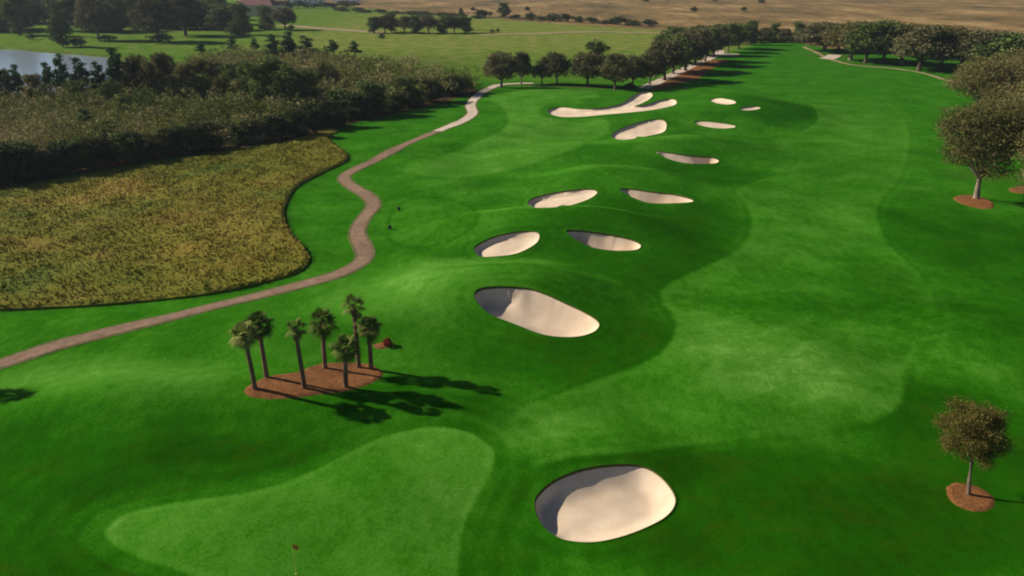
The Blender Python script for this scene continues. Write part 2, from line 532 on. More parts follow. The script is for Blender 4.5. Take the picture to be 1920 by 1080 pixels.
THICK = [(-420, 395), (-200, 375), (0, 350), (110, 330), (250, 306), (400, 284), (545, 262), (610, 244), (680, 226), (760, 208), (830, 190),
         (885, 176), (893, 168), (870, 160), (800, 148), (700, 138), (640, 126), (590, 116), (480, 115), (390, 124), (330, 142), (240, 168), (100, 190), (0, 200), (-300, 240)]
P_TH = outline(THICK, 6)

_Hbase = H
def H2(x, y):
    """landform with the lake basin"""
    z = _Hbase(x, y)
    d, _, _ = sdf(P_LAKE, x, y, 12.0)
    return z - 1.6 * np.clip((3.0 - d) / 8.0, 0, 1)

# ---------------------------------------------------------------- the ground sheet
def blend_tone(x, y):
    """mowing height / turf kind over the course, with mound light and shade painted in: 0 long dark rough, 1 close-cut light turf"""
    t = np.full(x.shape, 0.46)
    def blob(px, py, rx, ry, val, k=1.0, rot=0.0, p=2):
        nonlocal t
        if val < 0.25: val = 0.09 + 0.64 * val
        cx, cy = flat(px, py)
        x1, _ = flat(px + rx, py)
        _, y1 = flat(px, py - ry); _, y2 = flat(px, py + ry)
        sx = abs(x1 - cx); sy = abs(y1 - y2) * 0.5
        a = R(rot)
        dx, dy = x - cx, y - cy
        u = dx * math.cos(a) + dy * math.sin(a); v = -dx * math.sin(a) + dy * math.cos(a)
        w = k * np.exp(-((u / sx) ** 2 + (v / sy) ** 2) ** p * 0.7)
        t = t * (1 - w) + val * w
    # long rough; by the bunkers the shade of mound flanks is painted in too
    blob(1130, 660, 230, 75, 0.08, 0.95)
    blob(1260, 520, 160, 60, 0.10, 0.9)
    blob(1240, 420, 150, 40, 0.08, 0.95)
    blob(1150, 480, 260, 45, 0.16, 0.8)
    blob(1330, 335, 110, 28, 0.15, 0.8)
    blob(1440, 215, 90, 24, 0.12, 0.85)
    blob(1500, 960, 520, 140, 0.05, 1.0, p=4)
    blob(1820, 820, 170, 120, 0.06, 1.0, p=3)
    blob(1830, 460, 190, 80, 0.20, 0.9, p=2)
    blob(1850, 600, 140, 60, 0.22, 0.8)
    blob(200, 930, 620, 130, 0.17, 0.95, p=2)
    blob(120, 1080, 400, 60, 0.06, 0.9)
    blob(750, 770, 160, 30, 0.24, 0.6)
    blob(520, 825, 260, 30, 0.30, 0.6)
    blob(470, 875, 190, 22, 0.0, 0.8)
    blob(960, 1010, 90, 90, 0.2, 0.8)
    # sunlight on crests and left flanks painted into the turf, plus lighter cut grass
    blob(750, 560, 140, 55, 0.78, 0.95)
    blob(900, 510, 150, 16, 0.74, 0.85)
    blob(1060, 535, 90, 10, 0.60, 0.7, rot=-12)
    blob(230, 735, 270, 45, 0.76, 0.9)
    blob(470, 690, 120, 40, 0.62, 0.8)
    blob(860, 452, 90, 16, 0.68, 0.8)
    blob(990, 422, 150, 7, 0.78, 0.85)
    blob(1130, 422, 90, 6, 0.68, 0.7)
    blob(1130, 347, 150, 6, 0.72, 0.8)
    blob(980, 368, 70, 10, 0.6, 0.6)
    blob(1180, 288, 160, 5, 0.70, 0.7)
    blob(1440, 285, 60, 5, 0.62, 0.7)
    blob(790, 318, 22, 8, 0.72, 0.8)
    blob(852, 353, 30, 5, 0.60, 0.8)
    blob(1800, 650, 90, 28, 0.48, 0.8)
    return t

def ground_attrs(x, y):
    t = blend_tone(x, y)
    df1, _, _ = sdf(P_F1, x, y, 8.0)
    df2, _, _ = sdf(P_F2, x, y, 8.0)
    dg, _, _ = sdf(P_GREEN, x, y, 6.0)
    dr, _, _ = sdf(P_FRINGE, x, y, 6.0)
    dt, _, _ = sdf(P_TEE, x, y, 6.0)
    def patch(px, py, rx, ry):
        cx, cy = flat(px, py); x1, _ = flat(px + rx, py); _, y1 = flat(px, py - ry); _, y2 = flat(px, py + ry)
        return np.exp(-(((x - cx) / (x1 - cx)) ** 2 + ((y - cy) / ((y1 - y2) / 2)) ** 2))
    f = 0.50 + 0.10 * patch(1500, 420, 150, 60) + 0.30 * patch(1470, 700, 160, 55) + 0.22 * patch(1330, 640, 80, 60) + 0.12 * patch(1600, 240, 130, 60)
    f = f - 0.20 * patch(1680, 560, 90, 90) - 0.16 * patch(1450, 570, 160, 26) + 0.16 * patch(1040, 800, 90, 60) + 0.1 * patch(1600, 740, 90, 30)
    s = np.clip(0.5 - df1 / 0.5, 0, 1)
    t = t * (1 - s) + f * s
    s = np.clip(0.5 - df2 / 0.8, 0, 1)
    t = t * (1 - s) + (0.66 + 0.08 * patch(960, 240, 90, 40)) * s
    # double mowing line just outside the fairway
    t = t + 0.06 * np.exp(-((df1 - 0.9) / 0.35) ** 2) * (s < 0.5) + 0.05 * np.exp(-((df1 + 0.6) / 0.4) ** 2)
    drw, _, _ = sdf(P_FRINGE, x, y, 16.0)
    wob = 0.5 * np.sin(x * 0.3) + 0.4 * np.sin(y * 0.41 + 1)
    t = t + 0.065 * np.sin(2 * math.pi * (drw + 0.4 * wob) / 1.9) * np.exp(-np.clip(drw, 0, None) / 7.0) * (drw < 15.9)
    s = np.clip(0.5 - dr / 0.35, 0, 1)
    t = t * (1 - s) + 0.36 * s
    s = np.clip(0.5 - dg / 0.25, 0, 1)
    g = 0.60 + 0.14 * patch(840, 840, 90, 50) + 0.06 * patch(290, 985, 90, 40) - 0.07 * patch(560, 1010, 160, 60)
    t = t * (1 - s) + g * s + 0.08 * np.exp(-((dg + 0.35) / 0.3) ** 2) * s
    s = np.clip(0.5 - dt / 0.3, 0, 1)
    t = t * (1 - s) + 0.50 * s - 0.13 * np.exp(-((dt - 0.1) / 0.35) ** 2)
    for P in B_OUT[:6]:
        db, _, _ = sdf(P, x, y, 6.0)
        t = t + 0.08 * np.sin(2 * math.pi * (db + 0.3 * wob) / 1.5) * np.exp(-np.clip(db, 0, None) / 2.2) * (db < 5.9)
    # far meadow grass is drier
    rowy = 250 + 0.0 * x
    dry = np.clip(0.25 + (y - rowy) / 150, 0, 1) * np.clip((y - rowy + 8) / 10, 0, 1) * np.clip((38 + 0.54 * (y - 237) - x) / 8, 0, 1)
    dry = dry * 0.92
    ul = np.clip((y - 250) / 60, 0, 1) * np.clip((-x - 90) / 40, 0, 1)
    dry = dry * (1 - 0.45 * ul)
    bare = 0.9 * patch(60, 350, 120, 18)
    dl, _, _ = sdf(P_LAKE, x, y, 12.0)
    bare = np.maximum(bare, np.clip(1 - np.abs(dl - 1.0) / 3.0, 0, 1) * 0.8)
    dth, _, _ = sdf(P_TH, x, y, 12.0)
    bare = np.maximum(bare, np.clip(0.5 - (dth - 0.4) / 1.2, 0, 1) * 1.4)
    # bed under the oaks
    for (a, b, c, d, k) in ((1010, 160, 80, 4, .55), (1130, 164, 100, 4, .8), (1850, 330, 60, 12, .3), (420, 155, 180, 22, .7), (240, 140, 150, 22, .7), (700, 118, 160, 16, .6), (1560, 104, 50, 5, .5), (1700, 118, 120, 6, .4)):
        bare = np.maximum(bare, k * patch(a, b, c, d))
    worn = np.clip(1.0 * patch(1450, 640, 260, 110) + 0.8 * patch(1800, 640, 160, 90) + 0.5 * patch(1040, 820, 120, 60), 0, 1.1)
    return {'tone': np.clip(t, 0, 1), 'dry': dry, 'bare': bare, 'worn': worn}

# fan grid round the camera's foot: az columns, range rows
az = np.concatenate([np.arange(-180, -44, 4.0), np.arange(-44, 44.01, 0.10), np.arange(48, 181, 4.0)])
al = np.concatenate([[86, 80, 74, 68, 62, 57, 54], np.arange(51.5, 1.9, -0.085)])
rr = np.concatenate([CAM_H / np.tan(np.radians(al)), [1080, 1200, 1400, 1600, 2000, 2600, 3500, 5000, 8000]])
NI, NJ = len(az), len(rr)
def to_ij(x, y):
    return np.interp(np.degrees(np.arctan2(x, y)), az, np.arange(NI)), np.interp(np.hypot(x, y), rr, np.arange(NJ))
def from_ij(i, j):
    a = np.radians(np.interp(i, np.arange(NI), az)); r = np.interp(j, np.arange(NJ), rr)
    return r * np.sin(a), r * np.cos(a)

def build_ground():
    loops = B_OUT + [P_GREEN, P_TEE, P_F1, P_F2]
    names = ['drop'] * len(B_OUT) + ['putting_green', 'tee_ground', 'fairway', 'fairway']
    IJ = []
    mark = np.zeros((NI - 1, NJ - 1), bool)
    for P in loops:
        i, j = to_ij(P[:, 0], P[:, 1])
        Q = np.stack([i, j], 1)
        # resample so that neighbours are under ~1.2 cells apart
        out = []
        for a, b in zip(Q, np.roll(Q, -1, 0)):
            n = max(1, int(math.ceil(np.hypot(*(b - a)) / 1.2)))
            for k in range(n): out.append(a + (b - a) * k / n)
        Q = np.array(out)
        keep = [0]
        for k in range(1, len(Q)):
            if np.hypot(*(Q[k] - Q[keep[-1]])) > 0.25: keep.append(k)
        Q = Q[keep]
        ok = (Q[:, 1] > 3) & (Q[:, 1] < NJ - 3)
        IJ.append(Q)
        ci = np.clip(Q[:, 0].astype(int), 0, NI - 2); cj = np.clip(Q[:, 1].astype(int), 0, NJ - 2)
        for di in (-1, 0, 1):
            for dj in (-1, 0, 1):
                mark[np.clip(ci + di, 0, NI - 2), np.clip(cj + dj, 0, NJ - 2)] = True
    mi, mj = np.nonzero(mark)
    vid = lambda i, j: i * NJ + j
    corner = np.unique(np.concatenate([vid(mi, mj), vid(mi + 1, mj), vid(mi + 1, mj + 1), vid(mi, mj + 1)]))
    pos_in = {int(v): k for k, v in enumerate(corner)}
    # border edges of the marked region
    def edge_set():
        E = []
        pad = np.pad(mark, 1)
        for i, j in zip(mi, mj):
            if not pad[i, j + 1]: E.append((vid(i, j), vid(i, j + 1)))
            if not pad[i + 2, j + 1]: E.append((vid(i + 1, j), vid(i + 1, j + 1)))
            if not pad[i + 1, j]: E.append((vid(i, j), vid(i + 1, j)))
            if not pad[i + 1, j + 2]: E.append((vid(i, j + 1), vid(i + 1, j + 1)))
        return [(pos_in[int(a)], pos_in[int(b)]) for a, b in E]
    E = edge_set()
    border = set(k for e in E for k in e)
    # drop inner grid points too close to an outline
    cp = np.stack([corner // NJ, corner % NJ], 1).astype(float)
    allq = np.concatenate(IJ)
    near = np.zeros(len(cp), bool)
    for c0 in range(0, len(cp), 2000):
        d = np.abs(cp[c0:c0 + 2000, None, 0] - allq[None, :, 0]) + np.abs(cp[c0:c0 + 2000, None, 1] - allq[None, :, 1])
        near[c0:c0 + 2000] = d.min(1) < 0.45
    for k in border: near[k] = False
    keepidx = np.nonzero(~near)[0]
    remap = {int(k): n for n, k in enumerate(keepidx)}
    pts = [Vector(p) for p in cp[keepidx]]
    E = [(remap[a], remap[b]) for a, b in E]
    for Q in IJ:
        n0 = len(pts)
        pts += [Vector(q) for q in Q]
        E += [(n0 + k, n0 + (k + 1) % len(Q)) for k in range(len(Q))]
    r = geometry.delaunay_2d_cdt(pts, E, [], 0, 1e-6)
    vo = np.array([(v.x, v.y) for v in r[0]])
    tr = np.array([f for f in r[2] if len(f) == 3], int)
    ce = vo[tr].mean(1)
    tr = tr[mark[np.clip(ce[:, 0].astype(int), 0, NI - 2), np.clip(ce[:, 1].astype(int), 0, NJ - 2)]]
    a = vo[tr]
    s = (a[:, 1, 0] - a[:, 0, 0]) * (a[:, 2, 1] - a[:, 0, 1]) - (a[:, 1, 1] - a[:, 0, 1]) * (a[:, 2, 0] - a[:, 0, 0])
    tr[s > 0] = tr[s > 0][:, ::-1]
    # grid vertex merge: output verts lying on grid points reuse the grid vertex
    gi, gj = np.meshgrid(np.arange(NI), np.arange(NJ), indexing='ij')
    gx, gy = from_ij(gi.ravel().astype(float), gj.ravel().astype(float))
    rv = np.round(vo)
    on = np.abs(vo - rv).max(1) < 1e-4
    newid = np.zeros(len(vo), int)
    newid[on] = (rv[on, 0] * NJ + rv[on, 1]).astype(int)
    off = np.nonzero(~on)[0]
    newid[off] = NI * NJ + np.arange(len(off))
    ox, oy = from_ij(vo[off, 0], vo[off, 1])
    X = np.concatenate([gx, ox]); Y = np.concatenate([gy, oy])
    Z = H2(X, Y)
    tris = newid[tr]
    ii, jj = np.nonzero(~mark)
    quads = np.stack([vid(ii, jj), vid(ii, jj + 1), vid(ii + 1, jj + 1), vid(ii + 1, jj)], 1)
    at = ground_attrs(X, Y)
    # which zone each face belongs to
    PR = np.array([flat(*p) for p in ((560, 6), (700, 17), (850, 27), (960, 38), (1100, 48), (1240, 57), (1400, 68), (1480, 78), (1560, 92))] + [(250, 240), (420, 190), (3000, 500), (20000, 20000), (-20000, 20000), (-1300, 2200)], float)
    res = {}
    for arr in (quads, tris):
        cx = X[arr].mean(1); cy = Y[arr].mean(1)
        zone = np.full(len(arr), 'ground', dtype=object)
        zone[inside(PR, cx, cy)] = 'prairie'
        for P, nm in list(zip(loops, names))[::-1]:
            zone[inside(P, cx, cy)] = nm
        for nm in set(zone.tolist()):
            if nm != 'drop':
                res.setdefault(nm, []).append(arr[zone == nm])
    for nm, arrs in res.items():
        used = np.unique(np.concatenate([a.ravel() for a in arrs]))
        mp = np.zeros(len(X), int); mp[used] = np.arange(len(used))
        V = np.stack([X[used], Y[used], Z[used]], 1)
        extra = []
        if nm == 'ground':      # close the disc under the camera
            c0 = len(V)
            V = np.concatenate([V, [[0, 0, float(Z[0])]]])
            ring = mp[np.arange(NI) * NJ]
            extra = [np.stack([ring[:-1], ring[1:], np.full(NI - 1, c0)], 1)]
        A = {k: (np.concatenate([v[used], [0.1]]) if nm == 'ground' else v[used]) for k, v in at.items()}
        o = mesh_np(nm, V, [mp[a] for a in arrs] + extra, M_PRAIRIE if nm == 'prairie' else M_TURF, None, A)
        setp(o, {'ground': 'mown green rough of the golf course and the far meadow', 'prairie': 'dry brown prairie beyond the course',
                 'fairway': 'light green mown fairway winding into the distance', 'putting_green': 'smooth light putting green in the lower left',
                 'tee_ground': 'oval mown tee ground right of the bend in the cart path'}[nm], None, None, 'structure')
build_ground()

# lake
wx, wy = W(*np.array(smooth_closed([(-460, 108), (-200, 86), (0, 85), (110, 92), (230, 102), (262, 122), (240, 160), (120, 180), (-50, 195), (-440, 235)], 6)).T)
vo, tr = fill(np.stack([wx, wy], 1)[::1], 12.0)
m, nt, b = new_mat('lake_water')
b.inputs['Base Color'].default_value = (0.28, 0.34, 0.40, 1)
b.inputs['Roughness'].default_value = 0.12
b.inputs['Specular IOR Level'].default_value = 0.6
pos = N(nt, 'ShaderNodeNewGeometry').outputs['Position']
bump(nt, b, noise(nt, 0.8, 4, mapping(nt, pos, (1, 2.2, 1))), 0.25, 0.15)
setp(mesh_np('lake', np.stack([vo[:, 0], vo[:, 1], np.full(len(vo), -0.75)], 1), [tr], m), 'still blue grey lake behind the pines', None, None, 'structure')

# ---------------------------------------------------------------- bunkers
SX, SY = sun_dir.x, sun_dir.y
SL = math.hypot(SX, SY); SX /= SL; SY /= SL
def build_bunker(P, depth, label, dist):
    cx, cy = P.mean(0); cz = float(H(cx, cy))
    root = empty('sand_bunker', (cx, cy, cz), label, 'sand bunker', 'sand bunkers beside the fairway')
    Q = []
    for a, b2 in zip(P, np.roll(P, -1, 0)):
        n = max(1, int(np.hypot(*(b2 - a)) / 0.3))
        for k in range(n): Q.append(a + (b2 - a) * k / n)
    Q = np.array(Q)
    def edge_n(x, y):
        d, nx, ny = sdf(P, x, y, 1e3)
        return d, nx, ny
    nb = len(Q)
    T = np.roll(Q, -1, 0) - np.roll(Q, 1, 0)
    T /= np.linalg.norm(T, axis=1)[:, None]
    NX, NY = T[:, 1], -T[:, 0]
    up = NX * SX + NY * SY                    # 1 = rim on the sun side
    lipdrop = 0.03 + 0.15 * np.clip(up * 0.8 + 0.15, 0, 1) * min(1, depth) + 0.03 * np.clip(NY, 0, 1)
    # sand
    vo, tr = fill(Q, max(0.22, min(0.6, dist / 220)))
    d, nx, ny = sdf(Q, vo[:, 0], vo[:, 1], 1e3)
    d = np.clip(-d, 0, None)
    # steep face on the sun side, long gentle rise on the other
    ex, ey = ((-0.99, 0.10) if dist < 48 else (-0.90, 0.43))
    side = NX * ex + NY * ey
    thr = 0.62 if dist < 48 else (0.30 if dist < 80 else 0.1)
    dup = np.full(len(vo), 1e3); ddn = np.full(len(vo), 1e3)
    wsum = np.zeros(len(vo)); lsum = np.zeros(len(vo))
    for k in range(nb):
        q = (vo[:, 0] - Q[k, 0]) ** 2 + (vo[:, 1] - Q[k, 1]) ** 2
        dup = np.minimum(dup, q * (1 + 10 * max(0.0, thr - side[k])) ** 2 + (1e3 if side[k] < thr - 0.8 else 0))
        ddn = np.minimum(ddn, q * (1 + 10 * max(0.0, side[k] - thr)) ** 2)
        w = 1 / (q + 0.02) ** 2
        wsum += w; lsum += w * lipdrop[k]
    lip = lsum / wsum
    scl = np.clip(dist / 60, 0.75, 1.5)
    f1 = np.sin(np.clip(np.sqrt(dup) / (0.7 * np.minimum(scl, 1)), 0, 1) * math.pi / 2)
    f2 = np.sin(np.clip(np.sqrt(ddn) / (2.3 * (scl if dist < 80 else 0.75)), 0, 1) * math.pi / 2)
    z = H(vo[:, 0], vo[:, 1]) - lip - (depth - lip) * f1 * f2
    z += 0.02 * np.sin(vo[:, 0] * 2.1 + np.sin(vo[:, 1] * 3)) * np.clip(d, 0, 1)
    mesh_np('sand', np.stack([vo[:, 0] - cx, vo[:, 1] - cy, z - cz], 1), [tr], M_SAND, root)
    # turf lip: rolled grass edge outside and dark earth face inside
    rings = []
    hq = H(Q[:, 0], Q[:, 1])
    ow = 0.22 * np.clip(dist / 60, 0.6, 1.6)
    for off, dz in ((ow, -0.03), (ow * 0.5, 0.05), (0.0, 0.035), (-0.05, -0.02), (-0.04, None)):
        x = Q[:, 0] + NX * off; y = Q[:, 1] + NY * off
        zz = H(x, y) + dz if dz is not None else hq - lipdrop - 0.12
        rings.append(np.stack([x - cx, y - cy, zz - cz], 1))
    V = np.concatenate(rings)
    def band(k0, k1):
        F = []
        for k in range(k0, k1):
            i = np.arange(nb); j = (i + 1) % nb
            F.append(np.stack([k * nb + i, k * nb + j, (k + 1) * nb + j, (k + 1) * nb + i], 1))
        return np.concatenate(F)
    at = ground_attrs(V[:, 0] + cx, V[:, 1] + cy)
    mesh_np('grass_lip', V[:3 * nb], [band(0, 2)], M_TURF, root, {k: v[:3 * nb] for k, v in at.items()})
    mesh_np('earth_edge', V[2 * nb:], [band(0, 2)], M_LIP, root)
for P, (_, dep, lab) in zip(B_OUT, BUNKERS):
    build_bunker(P, dep, lab, float(np.hypot(*P.mean(0))))

# ---------------------------------------------------------------- paths
def ribbon(name, pxs, width, mat, lift, label, kind='structure', parent=None, per=12, thick=0.12, worldpts=None):
    q = smooth_open(pxs, per)
    x, y = W(q[:, 0], q[:, 1])
    C = np.stack([x, y], 1)
    out = [C[0]]
    for a, b2 in zip(C[:-1], C[1:]):
        n = max(1, int(np.hypot(*(b2 - a)) / 0.8))
        for k in range(1, n + 1): out.append(a + (b2 - a) * k / n)
    C = np.array(out)
    for _ in range(6): C[1:-1] = 0.5 * C[1:-1] + 0.25 * (C[:-2] + C[2:])
    T = np.gradient(C, axis=0); T /= np.linalg.norm(T, axis=1)[:, None]
    Nn = np.stack([-T[:, 1], T[:, 0]], 1)
    wv = width * (1 + 0.04 * np.sin(np.arange(len(C)) * 0.13))
    offs = [-0.5, -0.5, -0.2, 0.2, 0.5, 0.5]
    V = []
    for k, o in enumerate(offs):
        p = C + Nn * (o * wv)[:, None]
        z = H(p[:, 0], p[:, 1]) + (lift if k not in (0, 5) else -thick)
        V.append(np.stack([p[:, 0], p[:, 1], z], 1))
    V = np.stack(V, 1).reshape(-1, 3)
    n, k = len(C), len(offs)
    F = np.array([(i * k + j, (i + 1) * k + j, (i + 1) * k + j + 1, i * k + j + 1) for i in range(n - 1) for j in range(k - 1)])
    F = F[:, ::-1]
    o = mesh_np(name, V, [F], mat, parent, smooth=False)
    if not parent: setp(o, label, None, None, kind)
    return o
PATH = [(-120, 712), (0, 683), (120, 644), (270, 607), (400, 575), (520, 546), (620, 519), (668, 498), (684, 482), (680, 462),
        (670, 438), (680, 412), (700, 386), (690, 368), (664, 352), (645, 336), (656, 323), (700, 302), (760, 271), (820, 246)]
PATH2 = [(820, 246), (865, 228), (886, 213), (882, 196), (900, 176), (922, 164), (945, 158), (1000, 156)]
ribbon('path_shoulder', PATH, 2.5, M_SHOULDER, 0.035, 'worn earth shoulder along the cart path')
ribbon('cart_path', PATH, 1.75, M_PATHM, 0.06, 'winding grey brown cart path')
ribbon('path_shoulder', PATH2, 3.2, M_SHOULDER, 0.035, 'worn earth shoulder along the pale far part of the cart path')
ribbon('cart_path', PATH2, 2.4, M_PALE, 0.06, 'pale far part of the cart path')
ribbon('cart_path', [(1205, 166), (1235, 153), (1262, 140), (1290, 127), (1318, 115), (1345, 103), (1350, 94)], 3.6, M_PALE, 0.06,
       'pale path behind the trunks of the diagonal oak row')
ribbon('cart_path', [(1340, 103), (1366, 104), (1372, 101)], 6, M_PALE, 0.07, 'pale path landing at the far end of the red mulch')
ribbon('cart_path', [(1507, 88), (1530, 98), (1555, 110), (1600, 122), (1680, 129), (1735, 138), (1766, 148), (1800, 156)], 1.5, M_DIRT, 0.06,
       'tan path along the right hand oak row')
ribbon('cart_path', [(1548, 111), (1560, 107), (1565, 103)], 5, M_PALE, 0.07, 'short pale landing beside the tan path')
ribbon('road', [(525, 47), (600, 53), (700, 60), (720, 61)], 9, M_DIRT, 0.1, 'pale track across the far meadow left of the tree island')
ribbon('road', [(900, 66), (1000, 63), (1100, 60), (1250, 62)], 7, M_DIRT, 0.1, 'pale track across the far meadow right of the tree island')

# ---------------------------------------------------------------- tall marsh grass
def fbm(x, y, seed=0, oct=4, s=1.0):
    rng = np.random.RandomState(seed)
    z = np.zeros(x.shape); a = 1.0
    for o in range(oct):
        for _ in range(3):
            th = rng.rand() * 6.28; f = s * (2 ** o) * (0.7 + 0.6 * rng.rand())
            ph = rng.rand(2) * 6.28
            z = z + a * np.sin(f * (x * math.cos(th) + y * math.sin(th)) + ph[0] + 1.7 * np.sin(f * 0.6 * (x * -math.sin(th) + y * math.cos(th)) + ph[1]))
        a *= 0.55
    return z / 3.5

def marsh():
    P = P_MARSH
    Q = []
    for a, b2 in zip(P, np.roll(P, -1, 0)):
        n = max(1, int(np.hypot(*(b2 - a)) / 0.5))
        for k in range(n): Q.append(a + (b2 - a) * k / n)
    Q = np.array(Q)
    vo, tr = fill(Q, 0.55)
    rng = np.random.RandomState(5)
    x, y = vo[:, 0], vo[:, 1]
    d, _, _ = sdf(P, x, y, 1e3); d = -d
    z = H(x, y) + 0.45 + 0.05 * fbm(x, y, 3, 3, 0.5) + rng.uniform(-0.035, 0.035, len(x))
    z = np.where(d < 0.05, H(x, y) + 0.22, z)
    tone = np.clip(0.5 + 0.35 * fbm(x, y, 9, 3, 0.10) + rng.uniform(-0.08, 0.08, len(x)), 0, 1)
    n = len(Q)
    wall = np.concatenate([np.stack([Q[:, 0], Q[:, 1], H(Q[:, 0], Q[:, 1]) + 0.22], 1), np.stack([Q[:, 0], Q[:, 1], H(Q[:, 0], Q[:, 1]) - 0.1], 1)])
    i = np.arange(n); j = (i + 1) % n
    wf = np.stack([i + len(vo), i + len(vo) + n, j + len(vo) + n, j + len(vo)], 1)
    V = np.concatenate([np.stack([x, y, z], 1), wall])
    T = np.concatenate([tone, np.full(2 * n, 0.1)])
    # blades: leaning tuft cards
    nt_ = 60000
    lo, hi = P.min(0), P.max(0)
    tx = rng.uniform(lo[0], hi[0], nt_ * 2); ty = rng.uniform(lo[1], hi[1], nt_ * 2)
    k = inside(P, tx, ty); tx, ty = tx[k][:nt_], ty[k][:nt_]
    m_ = len(tx)
    a = rng.uniform(0, math.pi, m_); w = rng.uniform(0.04, 0.10, m_); h = rng.uniform(0.14, 0.30, m_) * (1 + 0.4 * fbm(tx, ty, 3, 3, 0.9))
    lx, ly = rng.normal(0, 0.14, m_), rng.normal(0, 0.14, m_)
    bz = H(tx, ty) + 0.40
    ca, sa = np.cos(a) * w, np.sin(a) * w
    q = np.stack([np.stack([tx - ca, ty - sa, bz], 1), np.stack([tx + ca, ty + sa, bz], 1),
                  np.stack([tx + ca * .4 + lx, ty + sa * .4 + ly, bz + h], 1), np.stack([tx - ca * .4 + lx, ty - sa * .4 + ly, bz + h], 1)], 1).reshape(-1, 3)
    tt = np.clip(0.5 + 0.35 * fbm(tx, ty, 9, 3, 0.10) + rng.uniform(-0.12, 0.12, m_), 0, 1)
    V = np.concatenate([V, q]); T = np.concatenate([T, np.repeat(tt, 4)])
    qf = (np.arange(m_ * 4).reshape(-1, 4)) + len(vo) + 2 * n
    m, nt, b = new_mat('marsh_grass')
    pos = N(nt, 'ShaderNodeNewGeometry').outputs['Position']
    n1 = noise(nt, 0.07, 4, pos); n2 = noise(nt, 0.9, 4, pos, 0.7)
    f = math_(nt, 'ADD', math_(nt, 'MULTIPLY', attr(nt, 'tone'), 0.55), math_(nt, 'MULTIPLY', n2, 0.45))
    c = ramp(nt, f, [(0.2, (0.11, 0.125, 0.009)), (0.5, (0.155, 0.142, 0.013)), (0.8, (0.215, 0.175, 0.026))])
    c = mix(nt, maprange(nt, n1, 0.52, 0.66, 0, 0.5), c, (0.25, 0.15, 0.03))
    c = mix(nt, maprange(nt, n1, 0.46, 0.34, 0, 0.6), c, (0.075, 0.12, 0.012))
    nt.links.new(c, b.inputs['Base Color'])
    o = mesh_np('tall_grass', V, [tr, wf, qf], m, None, {'tone': T}, smooth=False)
    setp(o, 'field of tall olive and gold marsh grass left of the cart path', 'grass', None, 'stuff')
marsh()

# ---------------------------------------------------------------- mulch beds
def mulch(pxs, label, parent=None, per=8, lift=0.10, scallop=0.0, name='mulch_bed'):
    P = outline(pxs, per)
    Q = []
    for a, b2 in zip(P, np.roll(P, -1, 0)):
        n = max(1, int(np.hypot(*(b2 - a)) / 0.25))
        for k in range(n): Q.append(a + (b2 - a) * k / n)
    Q = np.array(Q)
    T = np.roll(Q, -1, 0) - np.roll(Q, 1, 0); T /= np.linalg.norm(T, axis=1)[:, None]
    rng = np.random.RandomState(len(Q))
    wob = np.convolve(np.tile(rng.normal(0, 1, len(Q)), 3), np.ones(3) / 3, 'same')[len(Q):2 * len(Q)] * 0.05
    Q = Q + np.stack([T[:, 1], -T[:, 0]], 1) * wob[:, None]
    area = abs(0.5 * np.sum(Q[:, 0] * np.roll(Q[:, 1], -1) - np.roll(Q[:, 0], -1) * Q[:, 1]))
    vo, tr = fill(Q, max(0.2, math.sqrt(area) / 30))
    d, _, _ = sdf(Q, vo[:, 0], vo[:, 1], 1e3)
    z = H(vo[:, 0], vo[:, 1]) - 0.03 + (lift + 0.03) * np.clip(-d / 0.25, 0, 1) + rng.uniform(-0.03, 0.03, len(vo)) * np.clip(-d / 0.2, 0, 1)
    c = Q.mean(0); cz = float(H(*c))
    o = mesh_np(name, np.stack([vo[:, 0] - c[0], vo[:, 1] - c[1], z - cz], 1), [tr], M_MULCH)
    o.location = (c[0], c[1], cz)
    return setp(o, label, 'mulch bed')
mulch([(458, 730), (475, 717), (510, 704), (560, 697), (590, 684), (640, 679), (690, 682), (716, 694), (718, 705), (700, 718), (655, 733),
       (600, 741), (540, 748), (490, 748), (463, 742)], 'long oval bed of red brown mulch under the palm trees')
mulch([(697, 648), (715, 641), (738, 643), (733, 651), (710, 655)], 'small patch of red mulch behind the rightmost palm')
mulch([(1773, 925), (1776, 909), (1800, 905), (1835, 912), (1862, 930), (1866, 948), (1845, 960), (1810, 956), (1785, 943)],
      'oval mulch ring round the lone small tree in the lower right')
mulch([(1786, 372), (1805, 366), (1835, 368), (1862, 380), (1860, 391), (1835, 391), (1805, 383)], 'thin tan mulch patch under the large oak at the right edge')
mulch([(1890, 355), (1910, 350), (1950, 352), (1950, 362), (1905, 362)], 'partly hidden mulch patch at the right frame edge')
mulch([(1215, 166), (1240, 155), (1268, 142), (1300, 126), (1330, 113), (1365, 112), (1362, 117), (1340, 127), (1325, 137), (1310, 148), (1270, 158), (1235, 168)],
      'long dark red mulch strip along the diagonal row of oaks')

